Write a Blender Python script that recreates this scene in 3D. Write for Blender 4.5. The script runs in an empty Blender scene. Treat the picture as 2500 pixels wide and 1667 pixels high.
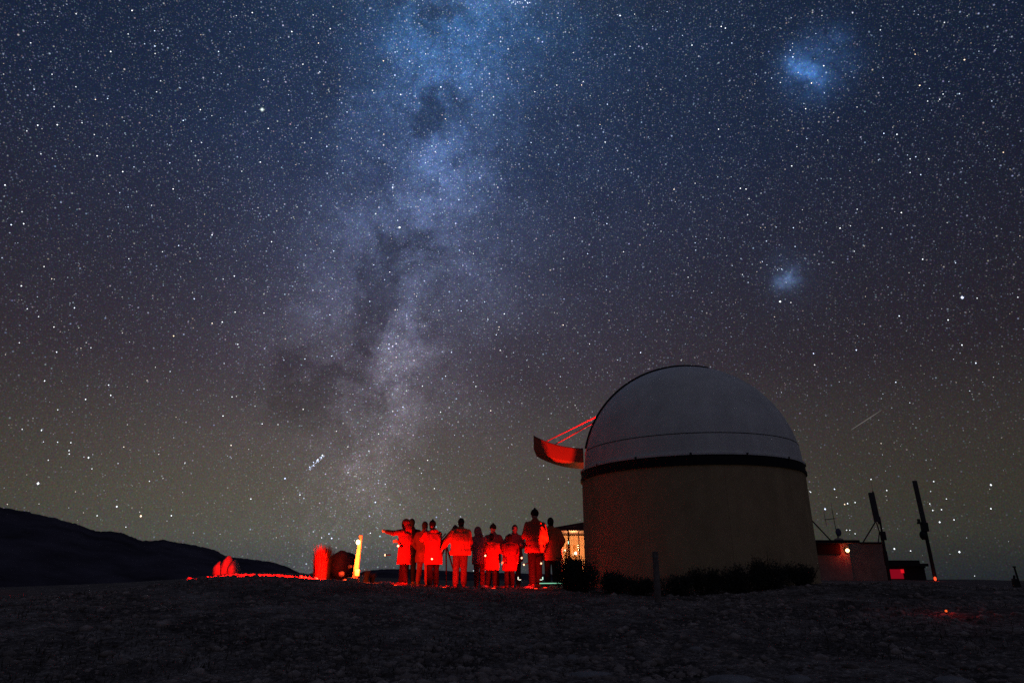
import bpy, math, random
import numpy as np
from mathutils import Vector, Matrix, noise as mn

S = bpy.context.scene
COL = S.collection
rad = math.radians
rng = np.random.default_rng(7)
random.seed(7)

# ------------------------------------------------------------------ camera
F = 1602.0                      # focal length in pixels of the 2500 px wide photograph
PITCH = rad(19.5)
CAMZ = 1.0
cam_d = bpy.data.cameras.new('camera')
cam = bpy.data.objects.new('camera', cam_d)
COL.objects.link(cam)
cam.location = (0, 0, CAMZ)
cam.rotation_euler = (rad(90) + PITCH, 0, 0)
cam_d.sensor_width = 36
cam_d.lens = 36 * F / 2500
cam_d.clip_start = 0.05
cam_d.clip_end = 30000
S.camera = cam
CT, ST = math.cos(PITCH), math.sin(PITCH)


def ray(u, v):
    x = (u - 1250) / F
    y = (833.5 - v) / F
    return Vector((x, CT - y * ST, ST + y * CT))


def dirn(u, v):
    return ray(u, v).normalized()


def P(u, v, Y):
    """world point seen at photo pixel (u, v) and lying at world depth Y"""
    d = ray(u, v)
    return Vector((0, 0, CAMZ)) + d * (Y / d.y)


def tan_el(u, v):
    d = ray(u, v)
    return d.z / math.hypot(d.x, d.y)


def az_of(u, v=1410):
    d = ray(u, v)
    return math.atan2(d.x, d.y)


def lin(r, g, b):
    def f(c):
        c /= 255.0
        return c / 12.92 if c <= 0.04045 else ((c + 0.055) / 1.055) ** 2.4
    return (f(r), f(g), f(b))


# ------------------------------------------------------------------ colour management
S.view_settings.view_transform = 'Standard'
S.view_settings.look = 'None'
S.view_settings.exposure = 0.0
S.view_settings.gamma = 1.0
S.view_settings.use_curve_mapping = False
S.render.engine = 'CYCLES'
S.cycles.use_denoising = False
S.cycles.use_adaptive_sampling = False
S.cycles.max_bounces = 5
S.cycles.diffuse_bounces = 3
S.cycles.glossy_bounces = 3
S.cycles.sample_clamp_indirect = 0.35


# ------------------------------------------------------------------ night sky (world)
class NB:
    """tiny node-expression builder"""
    def __init__(self, tree):
        self.t = tree

    def node(self, typ, **kw):
        n = self.t.nodes.new(typ)
        for k, v in kw.items():
            setattr(n, k, v)
        return n

    def put(self, sock, val):
        if isinstance(val, bpy.types.NodeSocket):
            self.t.links.new(val, sock)
        elif val is not None:
            sock.default_value = val

    def m(self, op, a, b=None, c=None, clamp=False):
        n = self.node('ShaderNodeMath', operation=op, use_clamp=clamp)
        self.put(n.inputs[0], a)
        if b is not None:
            self.put(n.inputs[1], b)
        if c is not None:
            self.put(n.inputs[2], c)
        return n.outputs[0]

    def v(self, op, a, b=None, scale=None):
        n = self.node('ShaderNodeVectorMath', operation=op)
        self.put(n.inputs[0], a)
        if b is not None:
            self.put(n.inputs[1], b)
        if scale is not None:
            self.put(n.inputs['Scale'], scale)
        return n.outputs['Value'] if op in ('DOT_PRODUCT', 'LENGTH') else n.outputs['Vector']

    def noise(self, vec, scale, detail=2, rough=0.5, dist=0.0):
        n = self.node('ShaderNodeTexNoise')
        self.put(n.inputs['Vector'], vec)
        n.inputs['Scale'].default_value = scale
        n.inputs['Detail'].default_value = detail
        n.inputs['Roughness'].default_value = rough
        n.inputs['Distortion'].default_value = dist
        return n

    def ramp(self, fac, stops):
        n = self.node('ShaderNodeValToRGB')
        self.put(n.inputs[0], fac)
        cr = n.color_ramp
        while len(cr.elements) < len(stops):
            cr.elements.new(0.5)
        for e, (p, c) in zip(cr.elements, stops):
            e.position = p
            e.color = (c[0], c[1], c[2], 1)
        return n.outputs[0]

    def gauss(self, x, sigma):
        q = self.m('DIVIDE', x, sigma)
        q = self.m('MULTIPLY', q, q)
        return self.m('EXPONENT', self.m('MULTIPLY', q, -0.5))


MW_A = dirn(1125, -40)
MW_B = dirn(868, 1180)
MW_N = MW_A.cross(MW_B).normalized()
if MW_N.x < 0:
    MW_N = -MW_N
# dark lanes and bright star clouds: (u, v, radius in px, strength)
DARK = [(1048, 262, 34, 1.3), (1022, 300, 26, 1.0), (1110, 255, 22, .45), (1060, 235, 24, .4),
        (945, 600, 42, .62), (935, 660, 44, .62), (925, 730, 44, .62), (912, 790, 38, .6), (1050, 605, 36, .62), (1040, 640, 30, .4), (960, 580, 26, .4),
        (870, 700, 40, .3), (770, 920, 55, .42), (700, 905, 50, .36), (660, 960, 50, .36), (720, 1000, 50, .36), (905, 960, 26, .6), (895, 1000, 22, .5),
        (870, 1070, 36, .4), (780, 1110, 45, .25), (850, 890, 34, .5), (820, 940, 34, .35), (600, 930, 50, .16), (885, 850, 20, .5),
        (900, 475, 34, .42), (1180, 60, 60, .35), (1215, 290, 40, .22)]
BRIGHT = [(860, 960, 40, .3), (790, 1010, 40, .2), (620, 860, 70, .15), (1000, 700, 55, .4), (975, 850, 50, .3), (1020, 560, 50, .3), (955, 1080, 45, .2), (925, 872, 42, .75), (938, 850, 24, .5), (915, 900, 26, .4), (850, 1020, 34, .5), (1105, 50, 52, .85), (1085, 130, 60, .6), (1110, -20, 60, .9),
          (1050, 375, 48, .75), (1100, 320, 60, .35), (1045, 500, 60, .5), (980, 770, 50, .5), (1010, 640, 46, .35), (900, 330, 50, .3), (1170, 230, 60, .2),
          (870, 1250, 70, .3), (950, 1000, 80, .35), (800, 700, 60, .3), (860, 560, 60, .3), (770, 780, 60, .22), (960, 950, 45, .3), (760, 1150, 60, .2)]


def build_world():
    w = bpy.data.worlds.new('World')
    S.world = w
    w.use_nodes = True
    t = w.node_tree
    t.nodes.clear()
    b = NB(t)
    tc = b.node('ShaderNodeTexCoord')
    d = b.v('NORMALIZE', tc.outputs['Generated'])
    # ragged edges: shift the direction a little by noise
    w1 = b.noise(d, 9, 6, 0.6).outputs['Color']
    w1 = b.v('SCALE', b.v('SUBTRACT', w1, (.5, .5, .5)), scale=0.085)
    w2 = b.noise(d, 34, 5, 0.65).outputs['Color']
    w2 = b.v('SCALE', b.v('SUBTRACT', w2, (.5, .5, .5)), scale=0.05)
    dd = b.v('NORMALIZE', b.v('ADD', b.v('ADD', d, w1), w2))
    sep = b.node('ShaderNodeSeparateXYZ')
    b.put(sep.inputs[0], d)
    z = sep.outputs['Z']
    zz = b.m('ADD', b.m('MULTIPLY', z, 0.9), 0.1, clamp=True)      # z -0.11..1 -> 0..1

    def zp(v):
        return min(1, max(0, v * 0.9 + 0.1))
    base = b.ramp(zz, [(zp(-.06), lin(38, 42, 44)), (zp(0.0), lin(52, 56, 60)), (zp(0.05), lin(72, 71, 64)), (zp(.10), lin(74, 70, 62)), (zp(.17), lin(70, 64, 61)),
                       (zp(.28), lin(54, 48, 56)), (zp(.42), lin(42, 43, 60)), (zp(.56), lin(30, 40, 64)),
                       (zp(.68), lin(25, 37, 60)), (zp(.80), lin(28, 35, 50)), (zp(1.0), lin(42, 41, 46))])
    bb = b.v('DOT_PRODUCT', d, tuple(MW_N))
    bd = b.v('DOT_PRODUCT', dd, tuple(MW_N))
    broad = b.gauss(bb, 0.33)
    mid = b.gauss(b.m('SUBTRACT', bb, 0.04), 0.155)
    narrow = b.gauss(b.m('SUBTRACT', bd, 0.008), 0.064)
    big = b.noise(d, 2.2, 3, 0.5).outputs['Fac']
    lum = b.m('ADD', 0.52, b.m('MULTIPLY', broad, 0.86))
    lum = b.m('MULTIPLY', lum, b.m('ADD', 0.80, b.m('MULTIPLY', big, 0.4)))
    col = b.v('SCALE', base, scale=lum)
    mwc = b.ramp(zz, [(zp(0.0), lin(46, 44, 42)), (zp(.15), lin(64, 58, 62)), (zp(.30), lin(80, 79, 92)), (zp(.45), lin(82, 94, 126)),
                      (zp(.6), lin(62, 88, 132)), (zp(.71), lin(48, 92, 142)), (zp(.85), lin(86, 82, 84))])
    tex = b.noise(dd, 7, 8, 0.62).outputs['Fac']
    tex = b.m('MAXIMUM', b.m('MULTIPLY', b.m('SUBTRACT', tex, 0.29), 2.7), 0.12)
    tex2 = b.noise(d, 55, 5, 0.7).outputs['Fac']
    tex3 = b.noise(d, 170, 4, 0.75).outputs['Fac']
    tex = b.m('MULTIPLY', tex, b.m('ADD', 0.10, b.m('MULTIPLY', tex2, 1.8)))
    tex = b.m('MULTIPLY', tex, b.m('ADD', 0.25, b.m('MULTIPLY', tex3, 1.5)))
    # star clouds and dust
    amp = narrow
    amp = b.m('MULTIPLY', amp, 1.05)
    amp = b.m('ADD', amp, b.m('MULTIPLY', mid, 0.28))
    for (u, v_, r, s) in BRIGHT:
        c = dirn(u, v_)
        dot = b.v('DOT_PRODUCT', dd, tuple(c))
        k = (F / r) ** 2
        g = b.m('EXPONENT', b.m('MULTIPLY', b.m('SUBTRACT', dot, 1.0), k))
        amp = b.m('MULTIPLY_ADD', g, s * 0.85, amp)
    trans = None
    for (u, v_, r, s) in DARK:
        c = dirn(u, v_)
        dot = b.v('DOT_PRODUCT', dd, tuple(c))
        k = (F / r) ** 2
        g = b.m('EXPONENT', b.m('MULTIPLY', b.m('SUBTRACT', dot, 1.0), k))
        q = b.m('MULTIPLY', g, s)
        trans = q if trans is None else b.m('ADD', trans, q)
    # branching dust: blob field broken up by noise, then given firm edges
    dn = b.noise(dd, 24, 8, 0.72).outputs['Fac']
    general = b.m('MULTIPLY', b.gauss(b.m('ADD', bb, 0.02), 0.11), 0.16)
    dark = b.m('MULTIPLY', b.m('ADD', trans, general), b.m('MULTIPLY', b.m('SUBTRACT', dn, 0.27), 3.9))
    mr = b.node('ShaderNodeMapRange', interpolation_type='SMOOTHSTEP')
    b.put(mr.inputs[0], dark)
    mr.inputs[1].default_value = 0.05
    mr.inputs[2].default_value = 1.15
    mr.inputs[3].default_value = 1.0
    mr.inputs[4].default_value = 0.34
    trans = mr.outputs[0]
    amp = b.m('MULTIPLY', b.m('MULTIPLY', amp, tex), trans)
    col = b.v('SCALE', col, scale=b.m('ADD', 0.60, b.m('MULTIPLY', trans, 0.40)))
    col = b.v('ADD', col, b.v('SCALE', mwc, scale=amp))
    # the two small companion galaxies
    def cloud(lst, colr):
        nonlocal col
        acc = None
        for (u, v_, r, s) in lst:
            c = dirn(u, v_)
            dw = b.v('NORMALIZE', b.v('ADD', d, b.v('SCALE', w2, scale=0.30)))
            dot = b.v('DOT_PRODUCT', dw, tuple(c))
            g = b.m('MULTIPLY', b.m('EXPONENT', b.m('MULTIPLY', b.m('SUBTRACT', dot, 1.0), (F / r) ** 2)), s)
            acc = g if acc is None else b.m('ADD', acc, g)
        tx = b.noise(d, 90, 5, 0.7).outputs['Fac']
        acc = b.m('MULTIPLY', acc, b.m('MULTIPLY', b.m('SUBTRACT', tx, 0.2), 2.2))
        col = b.v('ADD', col, b.v('SCALE', colr, scale=acc))
    cloud([(1932, 152, 11, .8), (1944, 161, 11, 1.0), (1957, 168, 11, 1.1), (1970, 175, 11, 1.2), (1983, 181, 11, 1.1), (1996, 187, 11, .9), (2008, 192, 10, .6), (1985, 200, 38, .22), (1990, 222, 20, .22), (1930, 200, 16, .15), (2050, 95, 14, .2), (2030, 200, 14, .18),
           (1945, 140, 22, .35), (1925, 178, 28, .14), (2010, 105, 24, .28), (2000, 130, 40, .18), (2060, 150, 34, .14), (2078, 165, 8, .25), (1975, 175, 60, .08)],
          (.026, .080, .215))
    cloud([(1903, 692, 11, .7), (1916, 687, 11, .8), (1928, 681, 11, .8), (1938, 672, 13, .6), (1922, 660, 26, .18), (1925, 680, 44, .15)], (.045, .08, .16))
    # the faintest stars, too many to be single meshes
    def dust_stars(scale, size, gain, power, warmth):
        nonlocal col
        vo = b.node('ShaderNodeTexVoronoi')
        b.put(vo.inputs['Vector'], d)
        vo.inputs['Scale'].default_value = scale
        sp = b.node('ShaderNodeSeparateColor')
        b.put(sp.inputs[0], vo.outputs['Color'])
        core = b.m('SUBTRACT', 1.0, b.m('DIVIDE', vo.outputs['Distance'], size), clamp=True)
        br = b.m('MULTIPLY', b.m('POWER', sp.outputs[0], power), gain)
        br = b.m('MULTIPLY', b.m('MULTIPLY', core, br), starfield)
        tint = b.ramp(sp.outputs[1], [(0.0, (.66, .85, 1.3)), (0.65, (.85, .95, 1.2)), (0.92, (1.1, .95, .85))])
        col = b.v('ADD', col, b.v('SCALE', tint, scale=br))
    fade = b.m('ADD', 0.12, b.m('MULTIPLY', z, 1.6), clamp=True)
    starfield = b.m('MULTIPLY', b.m('MULTIPLY', b.m('ADD', 0.46, b.m('MULTIPLY', broad, 0.40)), b.m('ADD', 0.35, b.m('MULTIPLY', trans, 0.65))), fade)
    starfield = b.m('ADD', starfield, b.m('MULTIPLY', amp, 1.0))
    dust_stars(190, 0.25, 1.2, 9.0, 0)
    dust_stars(310, 0.34, 0.50, 4.2, 0)
    dust_stars(520, 0.42, 0.20, 2.0, 0)
    # unresolved faint stars: fine mottling of the sky, slightly coloured
    gr = b.noise(d, 640, 1, 0.5).outputs['Color']
    gr = b.v('ADD', b.v('SCALE', b.v('SUBTRACT', gr, (.5, .5, .5)), scale=1.3), (1, 1, 1))
    col = b.v('MULTIPLY', col, gr)
    # a trace of scattered twilight
    sky = b.node('ShaderNodeTexSky')
    sky.sky_type = 'NISHITA'
    sky.sun_disc = False
    sky.sun_elevation = rad(-5)
    sky.sun_rotation = rad(160)
    col = b.v('ADD', col, b.v('SCALE', sky.outputs[0], scale=0.0005))
    bg = b.node('ShaderNodeBackground')
    b.put(bg.inputs[0], col)
    bg.inputs[1].default_value = 1.0
    out = b.node('ShaderNodeOutputWorld')
    t.links.new(bg.outputs[0], out.inputs[0])
    w.cycles.sampling_method = 'MANUAL'
    w.cycles.sample_map_resolution = 512


build_world()

# ------------------------------------------------------------------ helpers
MATS = {}


def mat(name, col, rough=0.8, var=0.25, scale=8, bump=0.0, metal=0.0, spec=0.3, emit=None, strength=0.0, bscale=None, grain=0.0):
    if name in MATS:
        return MATS[name]
    m = bpy.data.materials.new(name)
    m.use_nodes = True
    t = m.node_tree
    b = NB(t)
    bsdf = t.nodes['Principled BSDF']
    tc = b.node('ShaderNodeTexCoord').outputs['Object']
    n = b.noise(tc, scale, 5, 0.6).outputs['Fac']
    c1 = tuple(max(0, c * (1 - var)) for c in col)
    c2 = tuple(min(1, c * (1 + var)) for c in col)
    cr = b.ramp(n, [(0.3, c1), (0.7, c2)])
    if grain:
        gn = b.noise(tc, 42, 2, 0.7).outputs['Color']
        cr = b.v('MULTIPLY', cr, b.v('ADD', b.v('SCALE', b.v('SUBTRACT', gn, (.5, .5, .5)), scale=grain * 2.2), (1, 1, 1)))
        st = b.noise(b.v('MULTIPLY', tc, (1, 1, .12)), 2.6, 5, .6).outputs['Fac']
        cr = b.v('SCALE', cr, scale=b.m('ADD', .78, b.m('MULTIPLY', st, .42)))
    t.links.new(cr, bsdf.inputs['Base Color'])
    bsdf.inputs['Roughness'].default_value = rough
    bsdf.inputs['Metallic'].default_value = metal
    bsdf.inputs['Specular IOR Level'].default_value = spec
    if bump:
        n2 = b.noise(tc, bscale or scale * 3, 4, 0.6).outputs['Fac']
        bp = b.node('ShaderNodeBump')
        bp.inputs['Strength'].default_value = bump
        bp.inputs['Distance'].default_value = 0.02
        t.links.new(n2, bp.inputs['Height'])
        t.links.new(bp.outputs[0], bsdf.inputs['Normal'])
    if emit:
        bsdf.inputs['Emission Color'].default_value = (*emit, 1)
        bsdf.inputs['Emission Strength'].default_value = strength
    MATS[name] = m
    return m


class MB:
    def __init__(self):
        self.v, self.f = [], []

    def add(self, vs, fs):
        o = len(self.v)
        self.v += [tuple(p) for p in vs]
        self.f += [tuple(i + o for i in f) for f in fs]
        return self

    def box(self, c, s, rot=None):
        hx, hy, hz = s[0] / 2, s[1] / 2, s[2] / 2
        vs = [Vector((x, y, z)) for x in (-hx, hx) for y in (-hy, hy) for z in (-hz, hz)]
        if rot is not None:
            vs = [rot @ p for p in vs]
        c = Vector(c)
        return self.add([p + c for p in vs], [(0, 1, 3, 2), (4, 6, 7, 5), (0, 4, 5, 1), (2, 3, 7, 6), (0, 2, 6, 4), (1, 5, 7, 3)])

    def tube(self, pts, radii, seg=10, squash=(1, 1), cap=True, up=Vector((0, 1, 0))):
        """closed tube through pts, domed ends; squash scales the two cross axes"""
        pts = [Vector(p) for p in pts]
        if isinstance(radii, (int, float)):
            radii = [radii] * len(pts)
        P2, R2 = list(pts), list(radii)
        if cap:
            d0 = (pts[0] - pts[1]).normalized()
            d1 = (pts[-1] - pts[-2]).normalized()
            k = 0.62
            P2 = [pts[0] + d0 * radii[0] * k] + P2 + [pts[-1] + d1 * radii[-1] * k]
            R2 = [radii[0] * 0.6] + R2 + [radii[-1] * 0.6]
        rings = []
        n = len(P2)
        for i in range(n):
            a = P2[max(0, i - 1)]
            c = P2[min(n - 1, i + 1)]
            t = (c - a).normalized()
            uu = up if abs(t.dot(up)) < 0.95 else Vector((1, 0, 0))
            x = uu.cross(t).normalized()
            y = t.cross(x).normalized()
            rings.append([P2[i] + x * (math.cos(2 * math.pi * k / seg) * R2[i] * squash[0]) + y * (math.sin(2 * math.pi * k / seg) * R2[i] * squash[1]) for k in range(seg)])
        vs = [p for r in rings for p in r]
        fs = []
        for i in range(n - 1):
            for k in range(seg):
                k2 = (k + 1) % seg
                fs.append((i * seg + k, i * seg + k2, (i + 1) * seg + k2, (i + 1) * seg + k))
        fs.append(tuple(range(seg))[::-1])
        fs.append(tuple((n - 1) * seg + k for k in range(seg)))
        return self.add(vs, fs)

    def ball(self, c, r, seg=12, rings=8):
        c = Vector(c)
        if isinstance(r, (int, float)):
            r = (r, r, r)
        vs = [c + Vector((0, 0, r[2]))]
        for i in range(1, rings):
            th = math.pi * i / rings
            for k in range(seg):
                ph = 2 * math.pi * k / seg
                vs.append(c + Vector((r[0] * math.sin(th) * math.cos(ph), r[1] * math.sin(th) * math.sin(ph), r[2] * math.cos(th))))
        vs.append(c - Vector((0, 0, r[2])))
        fs = []
        for k in range(seg):
            fs.append((0, 1 + k, 1 + (k + 1) % seg))
        for i in range(rings - 2):
            for k in range(seg):
                a = 1 + i * seg + k
                b2 = 1 + i * seg + (k + 1) % seg
                fs.append((a, a + seg, b2 + seg, b2))
        last = len(vs) - 1
        o = 1 + (rings - 2) * seg
        for k in range(seg):
            fs.append((last, o + (k + 1) % seg, o + k))
        return self.add(vs, fs)

    def mesh(self, name, smooth=False):
        me = bpy.data.meshes.new(name)
        me.from_pydata(self.v, [], self.f)
        if smooth:
            me.polygons.foreach_set('use_smooth', [True] * len(me.polygons))
        me.update()
        return me

    def build(self, name, m, parent=None, smooth=False, loc=None):
        o = bpy.data.objects.new(name, self.mesh(name, smooth))
        if m:
            o.data.materials.append(m)
        COL.objects.link(o)
        if parent:
            o.parent = parent
        if loc:
            o.location = loc
        return o


def tag(o, label=None, cat=None, group=None, kind=None):
    if label:
        o['label'] = label
    if cat:
        o['category'] = cat
    if group:
        o['group'] = group
    if kind:
        o['kind'] = kind
    return o


def empty(name, loc, label, cat, rz=0, group=None):
    o = bpy.data.objects.new(name, None)
    o.empty_display_size = 0.2
    o.location = loc
    o.rotation_euler = (0, 0, rz)
    COL.objects.link(o)
    return tag(o, label, cat, group)


def bevel(o, w, seg=2):
    md = o.modifiers.new('bevel', 'BEVEL')
    md.width = w
    md.segments = seg
    md.limit_method = 'ANGLE'
    return o


def lamp(name, typ, loc, power, color, parent=None, size=0.05, aim=None, cone=None, blend=0.3):
    l = bpy.data.lights.new(name, typ)
    l.energy = power
    l.color = color
    if typ in ('POINT', 'SPOT'):
        l.shadow_soft_size = size
    if typ == 'SPOT':
        l.spot_size = cone
        l.spot_blend = blend
    o = bpy.data.objects.new(name, l)
    COL.objects.link(o)
    o.location = loc
    if aim is not None:
        o.rotation_euler = (Vector(aim) - Vector(loc)).to_track_quat('-Z', 'Y').to_euler()
    if parent:
        o.parent = parent
        o.matrix_parent_inverse = Matrix.Translation(parent.location).inverted() if parent.rotation_euler.z == 0 else (Matrix.Translation(parent.location) @ Matrix.Rotation(parent.rotation_euler.z, 4, 'Z')).inverted()
    return o


def smooth01(t):
    t = np.clip(t, 0, 1)
    return t * t * (3 - 2 * t)


# ------------------------------------------------------------------ ground
def tabl(tbl):
    a = np.array([az_of(u, v) for u, v in tbl])
    t = np.array([tan_el(u, v) for u, v in tbl])
    return a, t


CREST = tabl([(-900, 1580), (0, 1468), (300, 1442), (430, 1424), (500, 1410), (560, 1408), (670, 1408), (789, 1416), (857, 1420), (891, 1424), (932, 1425), (993, 1430), (1070, 1435), (1200, 1437),
              (1300, 1436), (1400, 1434), (1600, 1442), (1800, 1440), (2000, 1426), (2150, 1428), (2300, 1434), (2500, 1442), (3400, 1450)])
BACKL = tabl([(-900, 1590), (0, 1474), (300, 1446), (430, 1428), (505, 1409), (560, 1399), (670, 1399), (789, 1402), (857, 1406), (891, 1416), (1000, 1426), (1100, 1434), (1200, 1437),
              (1300, 1436), (1400, 1428), (1600, 1428), (1800, 1425), (2000, 1422), (2150, 1425), (2300, 1432), (2500, 1441), (3400, 1448)])
Rk = np.array([0, 4, 7, 9.5, 12.5])
Zk = np.array([-1.0, -0.99, -0.90, -0.68, -0.46])
RC = 16.6


def ground_np(x, y):
    r = np.hypot(x, y)
    az = np.arctan2(x, y)
    tc = np.interp(az, CREST[0], CREST[1])
    tb = np.interp(az, BACKL[0], BACKL[1])
    zc = RC * tc
    zb = 30 * tb
    z = np.interp(r, Rk, Zk)
    z = np.where(r > 12.5, -0.46 + (zc + 0.46) * smooth01((r - 12.5) / (RC - 12.5)), z)
    left = smooth01((-0.02 - az) / 0.12)
    zmid = zc - 0.03
    far = left * zb + (1 - left) * (zb)
    z = np.where(r > RC, zc + (far - zc) * smooth01((r - RC) / (30 - RC)), z)
    z = np.where(r > 60, far - 80 * smooth01((r - 60) / 700), z)
    return z + CAMZ


def gz(x, y):
    return float(ground_np(np.array([x], float), np.array([y], float))[0])


def vnoise(x, y, s, seed=0):
    """cheap value noise for arrays"""
    xs, ys = x * s, y * s
    xi, yi = np.floor(xs).astype(np.int64), np.floor(ys).astype(np.int64)
    fx, fy = xs - xi, ys - yi
    fx, fy = fx * fx * (3 - 2 * fx), fy * fy * (3 - 2 * fy)

    def h(a, b):
        n = (a * 374761393 + b * 668265263 + seed * 1442695) & 0xffffffff
        n = ((n ^ (n >> 13)) * 1274126177) & 0xffffffff
        return ((n ^ (n >> 16)) & 0xffff) / 65535.0
    return (h(xi, yi) * (1 - fx) + h(xi + 1, yi) * fx) * (1 - fy) + (h(xi, yi + 1) * (1 - fx) + h(xi + 1, yi + 1) * fx) * fy - 0.5


def rough_ground(x, y):
    r = np.hypot(x, y)
    k = np.clip(1.2 - r / 26, 0.12, 1)
    return (vnoise(x, y, 0.9, 1) * 0.07 + vnoise(x, y, 2.7, 2) * 0.05 + vnoise(x, y, 7, 3) * 0.028 + vnoise(x, y, 17, 4) * 0.014) * k


def grid_mesh(name, X, Y, Z, material, parent=None, smooth=True, wrap=False):
    n, m = X.shape
    vs = np.stack([X.ravel(), Y.ravel(), Z.ravel()], 1).astype(np.float32)
    i, j = np.meshgrid(np.arange(n - 1), np.arange(m - 1), indexing='ij')
    a = (i * m + j).ravel()
    fs = np.stack([a, a + 1, a + m + 1, a + m], 1)
    if wrap:
        i = np.arange(n - 1)
        a = i * m + m - 1
        fs = np.concatenate([fs, np.stack([a, i * m, (i + 1) * m, a + m], 1)])
    me = bpy.data.meshes.new(name)
    me.vertices.add(len(vs))
    me.vertices.foreach_set('co', vs.ravel())
    me.loops.add(len(fs) * 4)
    me.loops.foreach_set('vertex_index', fs.ravel().astype(np.int32))
    me.polygons.add(len(fs))
    me.polygons.foreach_set('loop_start', np.arange(0, len(fs) * 4, 4, dtype=np.int32))
    me.polygons.foreach_set('loop_total', np.full(len(fs), 4, np.int32))
    me.polygons.foreach_set('use_smooth', np.full(len(fs), smooth))
    me.update(calc_edges=True)
    me.validate()
    me.materials.append(material)
    o = bpy.data.objects.new(name, me)
    COL.objects.link(o)
    if parent:
        o.parent = parent
    return o


def ground_material():
    m = bpy.data.materials.new('gravelly_earth')
    m.use_nodes = True
    t = m.node_tree
    b = NB(t)
    bs = t.nodes['Principled BSDF']
    tc = b.node('ShaderNodeTexCoord').outputs['Object']
    n1 = b.noise(tc, 1.1, 6, 0.65).outputs['Fac']
    n2 = b.noise(tc, 9, 5, 0.7).outputs['Fac']
    n3 = b.noise(tc, 46, 3, 0.7).outputs['Fac']
    vo = b.node('ShaderNodeTexVoronoi')
    b.put(vo.inputs['Vector'], tc)
    vo.inputs['Scale'].default_value = 22
    peb = b.ramp(vo.outputs['Distance'], [(0.15, (1, 1, 1)), (0.5, (0, 0, 0))])
    f = b.m('ADD', b.m('MULTIPLY', n1, 0.4), b.m('ADD', b.m('MULTIPLY', n2, 0.4), b.m('MULTIPLY', n3, 0.25)))
    f = b.m('ADD', f, b.m('MULTIPLY', peb, 0.06))
    c = b.ramp(f, [(0.43, (0.022, 0.018, 0.016)), (0.53, (0.115, 0.093, 0.083)), (0.61, (0.26, 0.22, 0.20)), (0.70, (0.50, 0.45, 0.41))])
    # the trodden yard behind the crest is paler gravel
    t.links.new(c, bs.inputs['Base Color'])
    bs.inputs['Roughness'].default_value = 0.95
    bs.inputs['Specular IOR Level'].default_value = 0.15
    bp = b.node('ShaderNodeBump')
    bp.inputs['Strength'].default_value = 0.9
    bp.inputs['Distance'].default_value = 0.03
    t.links.new(f, bp.inputs['Height'])
    t.links.new(bp.outputs[0], bs.inputs['Normal'])
    return m


M_ground = ground_material()


def build_ground():
    rr = np.concatenate([np.linspace(0.05, 5.5, 10, endpoint=False), 5.5 + np.cumsum(np.full(190, 0.026)), [], ])
    last = rr[-1]
    more = []
    step = 0.03
    while last < 34:
        last += step
        more.append(last)
        step *= 1.012
    while last < 12000:
        last *= 1.09
        more.append(last)
    rr = np.concatenate([rr, more])
    fine = np.linspace(rad(-46), rad(46), 640)
    coarse = np.linspace(rad(46), rad(314), 100)[1:-1]
    az = np.concatenate([fine, coarse])
    R, A = np.meshgrid(rr, az, indexing='ij')
    X, Y = R * np.sin(A), R * np.cos(A)
    Z = ground_np(X, Y) + rough_ground(X, Y)
    far = np.clip((R - 900) / 3000, 0, 1)
    Z += far * vnoise(X, Y, 1 / 700, 9) * 30
    o = grid_mesh('ground', X, Y, Z, M_ground, wrap=True)
    tag(o, kind='structure')


build_ground()


def build_hills():
    tbl = [(-1500, 1110), (-700, 1180), (-300, 1205), (0, 1238), (75, 1252), (120, 1262), (190, 1280), (215, 1290), (245, 1299), (270, 1296), (305, 1302), (325, 1312), (345, 1320), (375, 1320), (400, 1318), (430, 1324), (460, 1328),
           (500, 1337), (530, 1345), (545, 1355), (560, 1359), (610, 1365), (660, 1371), (700, 1382), (720, 1392), (737, 1400), (800, 1406), (870, 1404), (888, 1393), (930, 1389), (1000, 1388),
           (1100, 1393), (1250, 1398), (1500, 1405), (2000, 1412), (2300, 1430), (2700, 1440), (3600, 1440)]
    a = np.array([az_of(u, v) for u, v in tbl])
    t = np.array([tan_el(u, v) for u, v in tbl])
    az = np.linspace(a[0], a[-1], 1000)
    te = np.interp(az, a, t)
    rr = np.linspace(1400, 6500, 90)
    R, A = np.meshgrid(rr, az, indexing='ij')
    TE = np.broadcast_to(te, R.shape)
    X, Y = R * np.sin(A), R * np.cos(A)
    RR = 3200.0
    top = RR * TE
    prof = np.exp(-((R - RR) / 1100) ** 2)
    base = -110.0
    H = base + (top - base) * prof
    nz = (vnoise(X, Y, 1 / 420, 3) * 70 + vnoise(X, Y, 1 / 160, 5) * 30 + vnoise(X, Y, 1 / 60, 6) * 12)
    steep = np.clip((top - base) / 300, 0.1, 1)
    H += nz * steep * np.clip(np.abs(R - RR) / 500, 0, 1) * prof
    H += (vnoise(A * 1000, A * 0, 0.35, 4) * 4.5 + vnoise(A * 1000, A * 0, 1.1, 4) * 2.2) * np.clip(steep, .3, 1) * prof
    # nothing behind the ridge may rise above the sight line of the ridge
    cap = R * TE * 0.985
    H = np.where(R > RR + 60, np.minimum(H, np.maximum(cap, base)), H)
    H = np.where(R < RR - 60, np.minimum(H, np.maximum(R * TE - 4, base)), H)
    m = mat('scrub_hillside', (0.075, 0.065, 0.085), 1.0, 0.5, 0.006, spec=0.0)
    o = grid_mesh('hills', X, Y, H + CAMZ, m)
    tag(o, kind='structure')


build_hills()


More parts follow.
